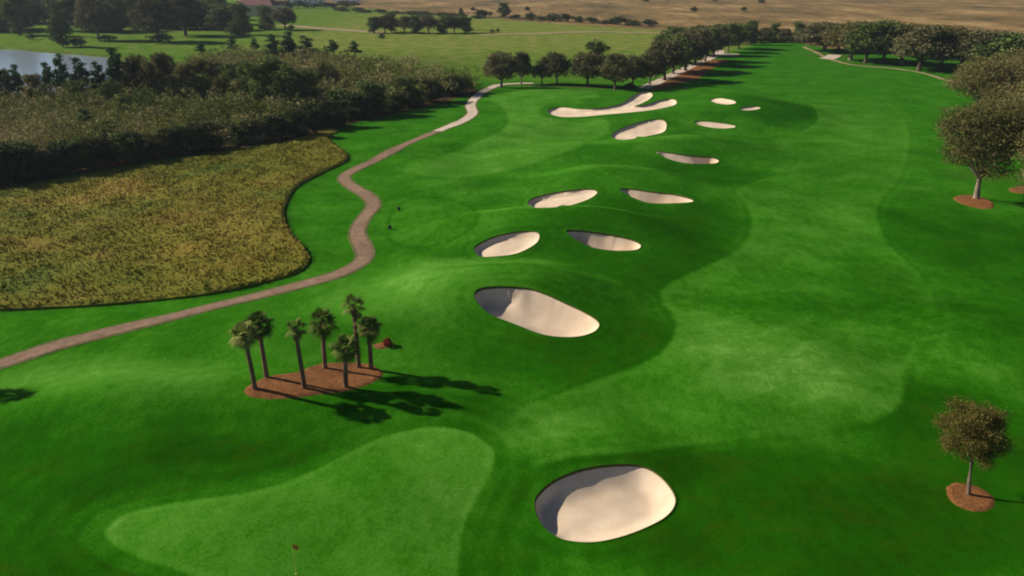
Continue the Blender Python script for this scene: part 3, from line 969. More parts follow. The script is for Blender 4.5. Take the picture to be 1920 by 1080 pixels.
# ---------------------------------------------------------------- trees
L_OAK = leaf_mat('oak_leaves', (0.045, 0.05, 0.018), (0.115, 0.112, 0.044), (0.22, 0.19, 0.095))
L_OLIVE = leaf_mat('olive_leaves', (0.055, 0.06, 0.016), (0.135, 0.125, 0.04), (0.25, 0.205, 0.085), 0.25)
L_LONE = leaf_mat('thin_leaves', (0.065, 0.065, 0.010), (0.15, 0.125, 0.028), (0.30, 0.23, 0.09), 0.3)
L_DARK = leaf_mat('dark_evergreen', (0.04, 0.062, 0.015), (0.095, 0.135, 0.032), (0.20, 0.24, 0.065))
L_PINE = leaf_mat('pine_needles', (0.02, 0.055, 0.016), (0.045, 0.105, 0.03), (0.11, 0.14, 0.06))
L_FRONT_SHADE = leaf_mat('shade_darkened_leaves', (0.022, 0.034, 0.009), (0.055, 0.072, 0.02), (0.13, 0.13, 0.05), 0.05)  # leaf colour darkened to paint in the shade of the thicket front
L_SHRUB = leaf_mat('shrub_leaves', (0.02, 0.03, 0.01), (0.045, 0.07, 0.018), (0.09, 0.11, 0.04))
L_THICK = leaf_mat('thicket_leaves', (0.065, 0.115, 0.016), (0.185, 0.20, 0.042), (0.38, 0.31, 0.155), 0.06)
L_PALM = leaf_mat('palm_leaves', (0.03, 0.06, 0.010), (0.08, 0.13, 0.02), (0.25, 0.27, 0.07), 0.2)
L_DEAD = leaf_mat('dry_fronds', (0.06, 0.05, 0.015), (0.14, 0.11, 0.035), (0.25, 0.2, 0.08), 0.2)
L_RED = leaf_mat('red_leaves', (0.10, 0.015, 0.01), (0.22, 0.03, 0.02), (0.3, 0.06, 0.03), 0.2)

def leaves(rng, lobes, nclump, per, csize, lsize, aspect=1.0, flat_=0.0, inner=0.35):
    """leaf quads grouped in clumps spread over lobes [(c, r3)] ; returns V, F, tone"""
    lobes = [(np.array(c, float), np.array(r, float)) for c, r in lobes]
    vol = np.array([np.prod(r) ** (2 / 3) for _, r in lobes]); vol /= vol.sum()
    pick = rng.choice(len(lobes), nclump, p=vol)
    d = rng.normal(size=(nclump, 3)); d /= np.linalg.norm(d, axis=1)[:, None]
    rad = inner + (1 - inner) * rng.rand(nclump) ** 0.45
    C = np.array([lobes[p][0] for p in pick]) + d * rad[:, None] * np.array([lobes[p][1] for p in pick])
    ct = rng.rand(nclump)
    n = nclump * per
    ci = np.repeat(np.arange(nclump), per)
    off = rng.normal(size=(n, 3)) * csize * np.array([1, 1, 0.7])
    P = C[ci] + off
    nrm = rng.normal(size=(n, 3)) + d[ci] * 0.7
    nrm[:, 2] += flat_
    nrm /= np.linalg.norm(nrm, axis=1)[:, None]
    a = np.cross(nrm, rng.normal(size=(n, 3))); a /= np.linalg.norm(a, axis=1)[:, None]
    b = np.cross(nrm, a)
    s = lsize * rng.uniform(0.6, 1.3, n)[:, None]
    a = a * s; b = b * s * aspect
    V = np.stack([P - a * .5, P + b * .5 - a * .1, P + a * .5, P - b * .5 + a * .1], 1).reshape(-1, 3)
    F = np.arange(n * 4).reshape(-1, 4)
    tone = np.repeat(np.clip(0.5 * ct[ci] + 0.25 + rng.uniform(-0.25, 0.25, n), 0, 1), 4)
    return V, F, tone

def limb_tree(rng, trunk_h, r0, crown_c, lobes, lean=0.0, nlimb=6, k=8):
    g = Geo()
    tx = lean
    p = [(0, 0, -0.15), (0.02 * tx, 0, 0.15 * trunk_h), (0.4 * tx, 0.03, 0.6 * trunk_h), (tx, 0.0, trunk_h), (tx * 1.1, 0, crown_c[2])]
    g.tube(p, [r0 * 1.45, r0 * 1.05, r0 * 0.85, r0 * 0.72, r0 * 0.3], k)
    for i in range(nlimb):
        c, r = lobes[i % len(lobes)]
        c = np.array(c) + rng.normal(size=3) * np.array(r) * 0.25
        s = np.array((tx * 0.9, 0, trunk_h * (0.8 + 0.25 * rng.rand())))
        mid = s * 0.5 + c * 0.5 + np.array((0, 0, -0.08 * np.linalg.norm(c - s)))
        g.tube([s, mid, c], [r0 * 0.5, r0 * 0.32, r0 * 0.1], 6)
    return g

PROTO = {}
def proto(kind, var, hh=10.0):
    """parts (name, object data) of a tree of nominal height hh, width given; built once"""
    key = (kind, var)
    if key in PROTO: return PROTO[key]
    rng = np.random.RandomState(sum(map(ord, kind)) * 7 + var)
    parts = []
    if kind == 'oak':            # broad round crown, 10 m tall, 10 m wide
        lobes = [((0, 0, 6.2), (3.6, 3.6, 3.0))]
        for q in range(9):
            a = q * 2 * math.pi / 9 + rng.rand() * 0.5
            lobes.append(((2.9 * math.cos(a), 2.9 * math.sin(a), 3.7 + 2.6 * rng.rand()), (1.9, 1.9, 1.6)))
        for q in range(5):
            a = rng.rand() * 6.28
            lobes.append(((1.6 * math.cos(a), 1.6 * math.sin(a), 7.6 + rng.rand() * .8), (1.7, 1.7, 1.3)))
        g = limb_tree(rng, 2.4, 0.32, (0, 0, 6), lobes[1:], 0.15, 8)
        parts.append(('trunk', g, M_BARK_PALE if var == 1 else M_BARK))
        L = Geo(); L.add(*leaves(rng, lobes, 620, 14, 0.33, 0.32)); parts.append(('crown', L, L_OAK))
    elif kind == 'vase':         # tall full oak with vase shaped limbs, 14 wide at 14 tall -> nominal 10
        lobes = [((0, 0, 6.3), (3.0, 3.0, 2.9))]
        for q in range(12):
            a = q * 2.4; z = 3.6 + 5.0 * rng.rand(); rr_ = 2.2 * math.sin(min(1, (z - 2.2) / 3.5) * 1.57) * (1 if z < 7.5 else 0.7)
            lobes.append(((rr_ * math.cos(a), rr_ * math.sin(a), z), (1.3, 1.3, 1.15)))
        g = limb_tree(rng, 2.0, 0.2, (0, 0, 6.5), lobes[1:], -0.1, 9)
        parts.append(('trunk', g, M_BARK_PALE))
        L = Geo(); L.add(*leaves(rng, lobes, 2300, 16, 0.25, 0.115)); parts.append(('crown', L, L_OLIVE))
    elif kind == 'evergreen':    # dense irregular dark tree, nominal 10 tall 7 wide
        lobes = [((0, 0, 5.0), (2.3, 2.3, 3.6))]
        for q in range(15):
            z = 1.3 + 7.6 * rng.rand(); w = 2.7 * max(0.15, 1 - ((z - 5.0) / 5.2) ** 2) ** 0.5
            a = q * 2.4 + rng.rand()
            lobes.append(((w * math.cos(a) * rng.uniform(.5, 1), w * math.sin(a) * rng.uniform(.5, 1), z), (1.25, 1.25, 1.0)))
        if var: lobes += [((0.7, 0.2, 9.0), (1.1, 1.1, 0.9)), ((-0.9, -0.3, 8.6), (1.0, 1.0, 0.8))]
        g = limb_tree(rng, 1.6, 0.24, (0, 0, 7), lobes, 0.1, 5)
        parts.append(('trunk', g, M_BARK))
        L = Geo(); L.add(*leaves(rng, lobes, 620, 13, 0.30, 0.31)); parts.append(('crown', L, L_DARK))
    elif kind == 'pine':         # bare trunk, open tufted crown, nominal 10 tall 4 wide
        lobes = []
        for q in range(9):
            z = 4.4 + 5.2 * (q / 8); w = 1.7 * (1 - (q / 8) * 0.65)
            a = q * 2.4 + rng.rand()
            lobes.append(((0.6 * w * math.cos(a), 0.6 * w * math.sin(a), z), (0.62 * w, 0.62 * w, 0.55)))
        g = limb_tree(rng, 5.0, 0.15, (0, 0, 9.2), lobes, 0.12, 7)
        parts.append(('trunk', g, M_BARK))
        L = Geo(); L.add(*leaves(rng, lobes, 150, 12, 0.24, 0.34)); parts.append(('crown', L, L_PINE))
    elif kind == 'shrub':        # low rounded bush, nominal 10 tall 12 wide
        lobes = [((rng.uniform(-3.5, 3.5), rng.uniform(-3.5, 3.5), rng.uniform(2.5, 6.5)), (3.2, 3.2, 3.0)) for q in range(6)]
        g = limb_tree(rng, 1.4, 0.4, (0, 0, 4), lobes, 0, 5)
        parts.append(('trunk', g, M_BARK))
        L = Geo(); L.add(*leaves(rng, lobes, 120, 10, 0.6, 0.9)); parts.append(('crown', L, L_SHRUB))
    PROTO[key] = parts
    return parts

BUILT = {}
def tree(kind, var, loc, height, width, label, group=None, name=None, cat='tree', rz=None, leaf=None):
    rng = random.Random(int(loc[0] * 13 + loc[1] * 7))
    nomw = {'oak': 8.2, 'vase': 6.6, 'evergreen': 7.2, 'pine': 3.6, 'shrub': 11.5}[kind]
    nm = name or {'oak': 'oak_tree', 'vase': 'oak_tree', 'evergreen': 'evergreen_tree', 'pine': 'pine_tree', 'shrub': 'shrub'}[kind]
    root = empty(nm, loc, label, cat, group, rng.uniform(0, 6.28) if rz is None else rz, (width / nomw, width / nomw, height / 10.0))
    key = (kind, var, leaf)
    if key not in BUILT:
        BUILT[key] = [g.build(pn, leaf if (leaf and pn == 'crown') else mt, root, smooth=(pn != 'crown')) for pn, g, mt in proto(kind, var)]
    else:
        for o in BUILT[key]:
            c = o.copy(); COL.objects.link(c); c.parent = root
    return root

def height_from(px, py, ptop):
    x, y, z = P3(px, py)
    h = 0.2
    while proj_y(x, y, z + h) > ptop and h < 60: h += 0.1
    return (x, y, z), h
def ppm(py):
    """photo pixels per metre across at ground row py"""
    x0, y0 = flat(960, py); x1, _ = flat(1060, py)
    return 100 / float(x1 - x0)
def tree_px(kind, var, px, py, ptop, wpx, label, group=None, **kw):
    loc, h = height_from(px, py, ptop)
    return tree(kind, var, loc, h, wpx / ppm(py), label, group, **kw)

# --- palms
def palm(px, py, ptop, lean_px, rad, label, seed, crown_tone=0.0, sparse=False, boots=False):
    (x, y, z), h = height_from(px, py, ptop)
    rng = np.random.RandomState(seed)
    root = empty('palm_tree', (x, y, z), label, 'palm tree', 'palms standing in the mulch bed')
    th = h - rad * 0.75
    lean = lean_px / ppm(py)
    g = Geo()
    n = 14
    pts = []; rd = []
    for i in range(n + 1):
        t = i / n
        pts.append((lean * (t ** 1.5), 0.05 * math.sin(t * 3 + seed), -0.15 + (th + 0.15) * t))
        rd.append((0.20 - 0.05 * t + (0.07 if i == 0 else 0)) * (1.06 if i % 2 else 0.97) + (0.05 if t > 0.85 else 0))
    g.tube(pts, rd, 10)
    if True:       # old leaf bases bristling up the trunk
        for q in range(40 if boots else 22):
            t = (0.35 + 0.6 * rng.rand()) if boots else 1.0 - 0.4 * rng.rand() ** 2; a = rng.rand() * 6.28
            bx, bz = lean * t ** 1.5, th * t
            p0 = np.array((bx + 0.14 * math.cos(a), 0.14 * math.sin(a), bz))
            g.tube([p0, p0 + np.array((0.16 * math.cos(a), 0.16 * math.sin(a), 0.2))], [0.05, 0.015], 4)
    g.build('trunk', M_BARK_PALM, root)
    C = np.array((lean, 0, th + 0.05))
    live, dead = Geo(), Geo()
    nf = 20 if sparse else 38
    for q in range(nf):
        t = (q + 0.5) / nf
        el = R(80 - 130 * t + rng.uniform(-14, 14))
        a = q * 2.39996 + rng.uniform(-.2, .2)
        out = np.array((math.cos(a), math.sin(a), 0.0))
        dirv = out * math.cos(el) + np.array((0, 0, math.sin(el)))
        pet = rad * rng.uniform(0.36, 0.66)
        tip = C + dirv * pet + np.array((0, 0, -0.06 * rad))
        if rng.rand() < 0.12: continue
        G = dead if (t > 0.86) else live
        tone = float(np.clip(0.25 + 0.5 * rng.rand() + crown_tone, 0, 1))
        G.tube([C, (C + tip) / 2 + np.array((0, 0, 0.04 * rad)), tip], [0.03, 0.022, 0.015], 4, tone)
        side = np.cross(dirv, (0, 0, 1.0)); side /= max(1e-6, np.linalg.norm(side))
        upv = np.cross(side, dirv)
        fr = rad * rng.uniform(0.48, 0.62)
        ns = 13
        for s_ in range(ns):
            b_ = R(-105 + 210 * s_ / (ns - 1)) + rng.uniform(-.05, .05)
            dr = dirv * math.cos(b_) + side * math.sin(b_) - upv * 0.18
            dr /= np.linalg.norm(dr)
            L_ = fr * (1 - 0.25 * abs(b_) / 1.83)
            perp = np.cross(dr, upv); perp /= np.linalg.norm(perp)
            w_ = 0.022 + 0.022 * rad
            m1 = tip + dr * L_ * 0.55
            m2 = tip + dr * L_ * 1.12 + np.array((0, 0, -0.34 * L_))
            G.add([tip, m1 - perp * w_, m1 + perp * w_, m2], [(0, 1, 2), (1, 3, 2)], tone)
    live.build('crown', L_PALM, root, smooth=False)
    dead.build('dry_frond', L_DEAD, root, smooth=False)
    return root
palm(478, 731, 610, -6, 1.15, 'leftmost palm in the mulch bed, its yellow green crown touching the neighbour', 1, 0.3)
palm(500, 709, 590, -2, 1.25, 'dark crowned palm second from the left, leaning behind the leftmost palm', 2)
palm(571, 729, 601, -5, 0.95, 'slender leaning palm with a sparse small crown, third from the left', 3, 0.0, True)
palm(610, 691, 585, 3, 1.35, 'palm with a wide dark crown at the back centre of the mulch bed', 4)
palm(649, 727, 630, 5, 1.35, 'shortest palm with a full dark crown at the front of the mulch bed', 5)
palm(673, 690, 557, -1, 1.15, 'tallest palm with a ragged sparse crown and bristly trunk', 6, 0.1, True, True)
palm(696, 693, 595, 1, 1.2, 'rightmost palm in the mulch bed, in front of the small red patch', 7)
palm(-110, 738, 610, -5, 1.6, 'palm outside the left frame edge casting a shadow on the grass', 8)
bpy.data.objects['palm_tree.007'].pop('group', None)

# red low shrub on the small mulch patch
lx, ly, lz = P3(726, 648)
root = empty('shrub', (lx, ly, lz), 'tiny red leaved shrub on the small mulch patch behind the palms', 'shrub')
g = Geo(); rng = np.random.RandomState(4)
for q in range(5):
    g.tube([(0, 0, -0.05), (rng.normal() * .1, rng.normal() * .1, .2), (rng.normal() * .2, rng.normal() * .2, .45)], [.02, .015, .008], 5)
g.build('stem', M_BARK, root)
g = Geo(); g.add(*leaves(rng, [((0, 0, .38), (.42, .42, .3))], 40, 10, .07, .11)); g.build('crown', L_RED, root, smooth=False)

# --- lone small tree
def lone_tree():
    (x, y, z), h = height_from(1815, 929, 738)
    rng = np.random.RandomState(21)
    root = empty('small_tree', (x, y, z), 'lone young tree with thin round olive crown and bare trunk in a mulch ring', 'tree')
    ch = h * 0.36; cz = h * 0.63; cw = 2.5
    ln = lambda z_: -1.25 * max(0, z_ / h) ** 1.2
    lobes = [((ln(cz), 0, cz + .1), (cw * .72, cw * .72, ch * .72))]
    for q in range(16):
        a = q * 2.4; zz = -0.75 + 1.6 * (q / 15)
        rr_ = math.sqrt(max(0.05, 1 - zz * zz)) * 0.66
        lobes.append(((ln(cz + ch * zz * .72) + cw * rr_ * math.cos(a), cw * rr_ * math.sin(a), cz + ch * zz * 0.72), (0.62, 0.62, 0.6)))
    g = Geo()
    th = cz - ch * 0.85
    g.tube([(0, 0, -.1), (0, 0, .15), (-.05 + ln(th * .5), 0, th * .5), (0.03 + ln(th), 0, th), (ln(cz), .03, cz), (0.05 + ln(cz + ch * .7), 0, cz + ch * .7)], [.20, .14, .115, .105, .07, .02], 10)
    tw = []
    for q in range(26):
        c = np.array(lobes[1 + q % 16][0]) * (1, 1, 1) + rng.normal(size=3) * .2
        zz_ = th + rng.rand() * (cz - th) * 0.9
        s = np.array((ln(zz_), 0, zz_))
        md = s * .45 + c * .55 + np.array((0, 0, -.1))
        g.tube([s, md, c], [.045, .028, .008], 5)
        for w in range(5):
            e = c + rng.normal(size=3) * .45
            g.tube([c * .6 + md * .4, e], [.012, .004], 4)
    g.build('trunk', M_BARK_MID, root)
    L = Geo()
    L.add(*leaves(rng, lobes, 1700, 14, 0.18, 0.105, 0.7, 0, 0.1))
    L.build('crown', L_LONE, root, smooth=False)
lone_tree()

# --- right edge oaks
tree_px('vase', 0, 1830, 373, 172, 172, 'large olive brown oak with pale trunk above a tan mulch patch at the right', name='oak_tree', leaf=None)
tree_px('vase', 1, 1925, 330, 130, 215, 'oak cut by the right frame edge, its crown behind the large olive oak')
tree_px('vase', 2, 1852, 240, 100, 165, 'brownish rounded oak rising behind the large olive oak')
tree_px('vase', 1, 1912, 236, 72, 165, 'tall grey brown oak at the right edge above the other crowns')
tree_px('vase', 0, 1985, 420, 200, 210, 'oak just outside the right frame edge with branches showing')
tree_px('vase', 2, 1960, 290, 120, 150, 'oak outside the right frame edge behind the nearer oaks')

# --- right hand row
GR = 'oaks in the right hand row'
RROW = [(1545, 96, 47, 70, 'isolated low grey oak at the far left end of the right hand row', 0),
        (1594, 112, 42, 62, 'broad oak with visible dark trunk, second in the right hand row', 1),
        (1622, 118, 45, 55, 'third oak of the right hand row, next to the short pale landing', 2),
        (1655, 119, 42, 60, 'greyish oak in the middle of the right hand row', 0),
        (1690, 121, 48, 60, 'dark oak right of the greyish oak in the right hand row', 1),
        (1722, 132, 50, 66, 'oak whose thin trunk stands nearest the tan path', 2),
        (1762, 131, 52, 70, 'oak with a dark hollow below its crown in the right hand row', 0),
        (1800, 132, 58, 80, 'oak before the right end of the right hand row', 1),
        (1845, 140, 62, 85, 'wide oak behind the brownish rounded oak', 2),
        (1895, 148, 66, 85, 'oak at the back right, below the prairie edge', 0),
        (1572, 93, 50, 44, 'small oak behind the gap of the first two oaks', 2),
        (1640, 98, 46, 46, 'oak crown peeping over the right hand row', 1),
        (1745, 105, 52, 50, 'oak crown in the second rank of the right hand row', 0),
        (1860, 118, 62, 60, 'oak crown in the second rank near the right edge', 2),
        (1940, 150, 72, 90, 'oak crown cut by the right frame edge in the back row', 1)]
for (px, py, pt, w, lab, v) in RROW:
    tree_px('oak', v, px, py, pt - 7, w * 1.5, lab, GR, leaf=[None, L_OLIVE, L_DARK][px % 3])

# --- front row of oaks
GF = 'oaks in the row across the end of the course'
for (px, py, pt, w, lab, v) in [
        (940, 164, 95, 66, 'leftmost oak of the row, its trunk standing beside the cart path', 0),
        (977, 158, 93, 40, 'narrow oak with pale trunk just right of the leftmost oak', 1),
        (1016, 158, 104, 36, 'smallest oak of the row with a thin dark trunk', 2),
        (1044, 158, 94, 50, 'oak with pale trunk in the centre of the row', 1),
        (1101, 161, 96, 66, 'wide oak in front of the domed tree', 0),
        (1153, 168, 97, 60, 'oak with stout trunk right of the wide oak', 2),
        (1186, 163, 101, 56, 'oak at the right end of the row, beside the red mulch', 0)]:
    tree_px('oak', v, px, py, pt, w, lab, GF)
tree_px('evergreen', 1, 1118, 140, 73, 52, 'dark domed tree rising behind the wide oak of the row', name='evergreen_tree')
tree_px('shrub', 0, 1180, 164, 154, 22, 'low dark bush at the foot of the rightmost oaks of the row', cat='bush')

# --- diagonal row running away
GD = 'oaks in the diagonal row along the red mulch'
for i, (px, py, pt, w, lab, v) in enumerate([
        (1218, 158, 92, 50, 'nearest oak of the diagonal row', 2), (1246, 150, 74, 66, 'large round oak over the start of the red mulch', 0),
        (1262, 138, 66, 60, 'second large oak above the red mulch', 1), (1285, 132, 58, 60, 'oak over the middle of the red mulch', 2),
        (1303, 122, 52, 56, 'fourth oak along the red mulch', 0), (1322, 115, 50, 50, 'oak over the far end of the red mulch', 1),
        (1338, 104, 46, 46, 'oak behind the pale path landing', 2), (1262, 118, 48, 60, 'oak in the rear rank of the diagonal row, by the pale track', 0),
        (1300, 104, 46, 50, 'oak in the rear rank behind the mulch', 1), (1385, 92, 44, 44, 'last dark oak where the fairway ends', 0),
        (1364, 98, 42, 40, 'slender oak near the end of the fairway', 1), (1228, 146, 88, 40, 'small oak between the row and the diagonal', 1)]):
    tree_px('oak', v, px, py, pt - 2, w * 1.15, lab, GD, leaf=[None, None, L_DARK][px % 3])
ORD = ['first', 'second', 'third', 'fourth', 'fifth', 'sixth', 'seventh', 'eighth', 'ninth', 'tenth', 'eleventh', 'twelfth', 'thirteenth',
       'fourteenth', 'fifteenth', 'sixteenth', 'seventeenth', 'eighteenth', 'nineteenth', 'twentieth', 'twenty first', 'twenty second',
       'twenty third', 'twenty fourth', 'twenty fifth']
# trees across the far end
rng = random.Random(3)
GE = 'trees across the far end of the fairway'
for i, (px, py, pt, w, k, lab) in enumerate([
        (1408, 84, 38, 34, 'evergreen', 'tall grey green tree at the far end of the fairway'),
        (1432, 78, 50, 30, 'oak', 'small tree just left of the centre of the fairway end'),
        (1450, 76, 42, 26, 'evergreen', 'green pointed tree at the far end of the fairway'),
        (1470, 77, 52, 26, 'oak', 'low tree at the far end of the fairway'),
        (1497, 78, 40, 32, 'evergreen', 'dark tree at the right end of the far hedge'),
        (1520, 84, 50, 34, 'oak', 'tree between the far hedge and the right hand row'),
        (1350, 82, 44, 40, 'evergreen', 'dark tree behind the diagonal row end'),
        (1320, 84, 48, 40, 'oak', 'tree behind the far end of the diagonal row'),
        (1380, 74, 48, 34, 'oak', 'tree in the back rank of the diagonal row end')]):
    tree_px(k, i % 3 if k == 'oak' else i % 2, px, py, pt, w, lab, GE)
for i in range(16):
    px = 1372 + i * 9.2
    tree_px('shrub', i % 2, px, 80 - 0.4 * abs(i - 8) * 0 + rng.uniform(-1, 1), 66 + rng.uniform(-2, 3), 15, f'{ORD[i]} dark bush from the left in the hedge closing the far fairway end', 'bushes of the far hedge', cat='bush')

# --- tree island in the meadow
GI = 'trees of the island in the far meadow'
for i, (px, py, pt, w, lab) in enumerate([
        (702, 62, 30, 34, 'leftmost tree of the meadow island'), (722, 62, 27, 32, 'tree second from the left in the meadow island'),
        (734, 60, 22, 34, 'tallest tree of the meadow island'), (758, 62, 28, 34, 'greyish tree left of the middle of the meadow island'),
        (780, 63, 28, 32, 'tree in the middle of the meadow island'), (804, 62, 25, 36, 'dark full tree right of the middle of the meadow island'),
        (832, 63, 30, 34, 'tree on the right half of the meadow island'), (852, 62, 28, 32, 'tree second from the right in the meadow island'),
        (872, 62, 28, 38, 'rightmost tree of the meadow island'), (866, 56, 12, 12, 'thin pale tree poking above the meadow island')]):
    tree_px('oak' if i % 2 else 'evergreen', i % 2, px, py, pt, w, lab, GI)
for (px, py, pt, w, lab) in [(717, 72, 62, 14, 'small dark bush just below the meadow island'), (923, 61, 54, 12, 'small dark bush alone on the meadow right of the island'),
                             (934, 60, 52, 8, 'small green bush next to the lone dark meadow bush'), (945, 33, 4, 30, 'dark round tree where the hedgerow meets the prairie')]:
    tree_px('evergreen' if w > 20 else 'shrub', 0, px, py, pt, w, lab, cat='tree' if w > 20 else 'bush', leaf=L_DARK)
# hedgerow along the prairie
for i in range(24):
    px = 640 + i * 25 + rng.uniform(-7, 7)
    py = 18 + (px - 640) * 0.054 + (0 if px > 900 else 3)
    big = rng.uniform(8, 17) if px > 900 else rng.uniform(5, 10)
    if 925 < px < 960: continue
    tree_px('shrub', i % 2, px, py, py - big, rng.uniform(24, 38), f'{ORD[i]} green bush from the left in the hedgerow below the prairie', 'bushes of the prairie hedgerow', cat='bush')
# scattered prairie shrubs
for (px, py, s, lab) in [(988, 20, 8, 'reddish brown dot of a bush on the prairie left of centre'), (1300, 22, 10, 'green bush on the prairie above the diagonal oaks'), (1395, 20, 8, 'dark bush on the prairie, lower of two'),
                         (1427, 6, 9, 'dark bush on the prairie, upper of two'), (1210, 3, 8, 'dark bush at the top edge of the prairie'), (886, 20, 7, 'small bush on the prairie edge'), (1340, 2, 6, 'faint bush at the top frame edge')]:
    tree_px('shrub', 0, px, py, py - s * 1.1, s * 1.6, lab, cat='bush')

# --- the thicket: shrub mass (stuff) and the trees that stand out of it
def thicket():
    rng = np.random.RandomState(77)
    lo, hi = P_TH.min(0), P_TH.max(0)
    n = 5200
    x = rng.uniform(lo[0], hi[0], n); y = rng.uniform(lo[1], hi[1], n)
    d, _, _ = sdf(P_TH, x, y, 1e3)
    k = (d < -1.6) & (x > -160)
    x, y, d = x[k], y[k], d[k]
    # thin by spacing
    keep = []
    cell = {}
    for i in range(len(x)):
        c = (int(x[i] // 2.9), int(y[i] // 2.9))
        if c in cell: continue
        cell[c] = 1; keep.append(i)
    x, y, d = x[keep], y[keep], d[keep]
    V, T = [], []
    hmod = fbm(x, y, 12, 3, 0.06)
    tmod = fbm(x, y, 15, 2, 0.05)
    for i in range(len(x)):
        h = (4.4 + 1.5 * hmod[i] + rng.uniform(-1.4, 1.6)) * min(1, 0.85 + 0.1 * -d[i])
        if y[i] > 120: h *= 1.15
        r = rng.uniform(1.5, 2.9)
        lob = [((0, 0, h - r * .75), (r, r, r * .8)), ((0, 0, h * .4), (r * 1.05, r * 1.05, h * .38)),
               ((rng.normal() * .9, rng.normal() * .9, h * .6), (r * .7, r * .7, h * .3))]
        far = y[i] > 170
        v, f, t = leaves(rng, lob, 44 if far else 72, 8, 0.26, 0.36 if far else 0.26, 0.8, 0.3, 0.72)
        v = v + np.array((x[i], y[i], float(H(x[i], y[i]))))
        V.append(v); T.append(np.clip(0.3 * t + 0.35 + 0.25 * tmod[i] + rng.uniform(-.38, .38), 0, 1))
    V = np.concatenate(V); T = np.concatenate(T)
    o = mesh_np('thicket', V, [np.arange(len(V)).reshape(-1, 4)], L_THICK, None, {'tone': T}, smooth=False)
    setp(o, 'dense grey brown and green brush thicket beyond the marsh grass', 'thicket', None, 'stuff')
thicket()
GT = 'trees standing out of the thicket'
TT = [ # px, base y, top y, width px, kind, label
    (18, 208, 128, 32, 'evergreen', 'dark evergreen by the lake at the left frame edge'),
    (42, 205, 122, 26, 'pine', 'narrow green pine by the lake, second from the left edge'),
    (75, 212, 136, 34, 'evergreen', 'brown tinged tree before the left part of the lake'),
    (102, 200, 118, 26, 'pine', 'pine with a green tip before the lake'),
    (128, 205, 104, 30, 'pine', 'tall grey green pine reaching above the far shore line of the lake'),
    (162, 205, 110, 34, 'pine', 'pine with a forked top before the right part of the lake'),
    (196, 205, 118, 30, 'pine', 'bushy pine at the right end of the lake'),
    (232, 205, 90, 40, 'pine', 'tallest green pine right of the lake'),
    (150, 215, 150, 40, 'evergreen', 'dark rounded tree below the forked pine'),
    (215, 222, 150, 40, 'evergreen', 'dark rounded tree below the tallest pine'),
    (262, 205, 100, 34, 'evergreen', 'brownish tree right of the tallest pine'),
    (286, 208, 105, 34, 'evergreen', 'dark tree left of the round olive tree'),
    (312, 200, 95, 34, 'evergreen', 'olive tree with a broad top behind the round tree'),
    (345, 196, 136, 48, 'oak', 'distinct round olive green tree in the middle of the thicket'),
    (375, 190, 108, 34, 'evergreen', 'tall tree right of the round olive tree'),
    (405, 185, 110, 36, 'evergreen', 'brown green tree left of the darkest tree'),
    (440, 195, 118, 46, 'evergreen', 'dark tree with yellowish side left of the darkest tree'),
    (470, 200, 112, 40, 'evergreen', 'tree touching the left side of the darkest tree'),
    (500, 208, 104, 58, 'evergreen', 'darkest and largest evergreen in the centre of the thicket'),
    (545, 212, 118, 52, 'evergreen', 'dark tree right of the largest evergreen'),
    (575, 205, 128, 44, 'evergreen', 'smaller dark tree at the right of the dark group'),
    (378, 110, 79, 22, 'pine', 'small bright green pine top against the far lawn'),
    (438, 108, 70, 26, 'pine', 'green pine top left of the shore palms'),
    (480, 105, 72, 20, 'pine', 'small pine behind the thicket, right of the green pine top'),
    (515, 128, 66, 40, 'pine', 'bright green pine in the back rank of the thicket'),
    (545, 130, 60, 40, 'pine', 'tall airy pine in the back rank of the thicket'),
    (578, 128, 68, 40, 'pine', 'right pine of the back rank of the thicket'),
    (625, 112, 75, 28, 'pine', 'stubby pine alone right of the back rank'),
    (665, 112, 78, 28, 'pine', 'stubby dark pine at the meadow edge'),
    (210, 286, 220, 50, 'evergreen', 'dark tree with a bushy crown in front of the pale brush'),
    (165, 262, 205, 30, 'pine', 'small pine left of the bushy dark tree in the near brush'),
    (125, 290, 228, 40, 'evergreen', 'dark green bushy tree near the left front of the brush'),
    (225, 268, 222, 34, 'pine', 'pine crown leaning over the pale brush'),
    (40, 330, 262, 60, 'evergreen', 'shady tree at the left front edge of the thicket'),
    (130, 322, 262, 50, 'evergreen', 'shady tree at the front edge above the bare earth'),
    (-30, 335, 250, 60, 'evergreen', 'shady tree cut by the left frame edge'),
    (240, 305, 250, 44, 'evergreen', 'dark low tree at the front edge over the shadow on the grass'),
    (640, 220, 165, 50, 'evergreen', 'dark green tree over the front corner of the thicket'),
    (700, 215, 150, 50, 'evergreen', 'dark tree at the right part of the thicket edge'),
    (760, 200, 142, 44, 'evergreen', 'dark tree casting a shadow on the fairway side'),
    (862, 176, 140, 34, 'evergreen', 'last dark tree at the right tip of the thicket'),
    (875, 172, 146, 26, 'shrub', 'dark bush at the right tip of the thicket by the path'),
]
for i, (px, py, pt, w, k, lab) in enumerate(TT):
    leaf = L_OLIVE if 'olive' in lab or 'brown' in lab else None
    if px < 300 and k == 'pine': w *= 1.25
    if k == 'evergreen': w *= 1.5
    tree_px(k, i % 2, px, py, pt, w, lab, GT, leaf=leaf if k == 'evergreen' else None, cat='tree' if k != 'shrub' else 'bush')

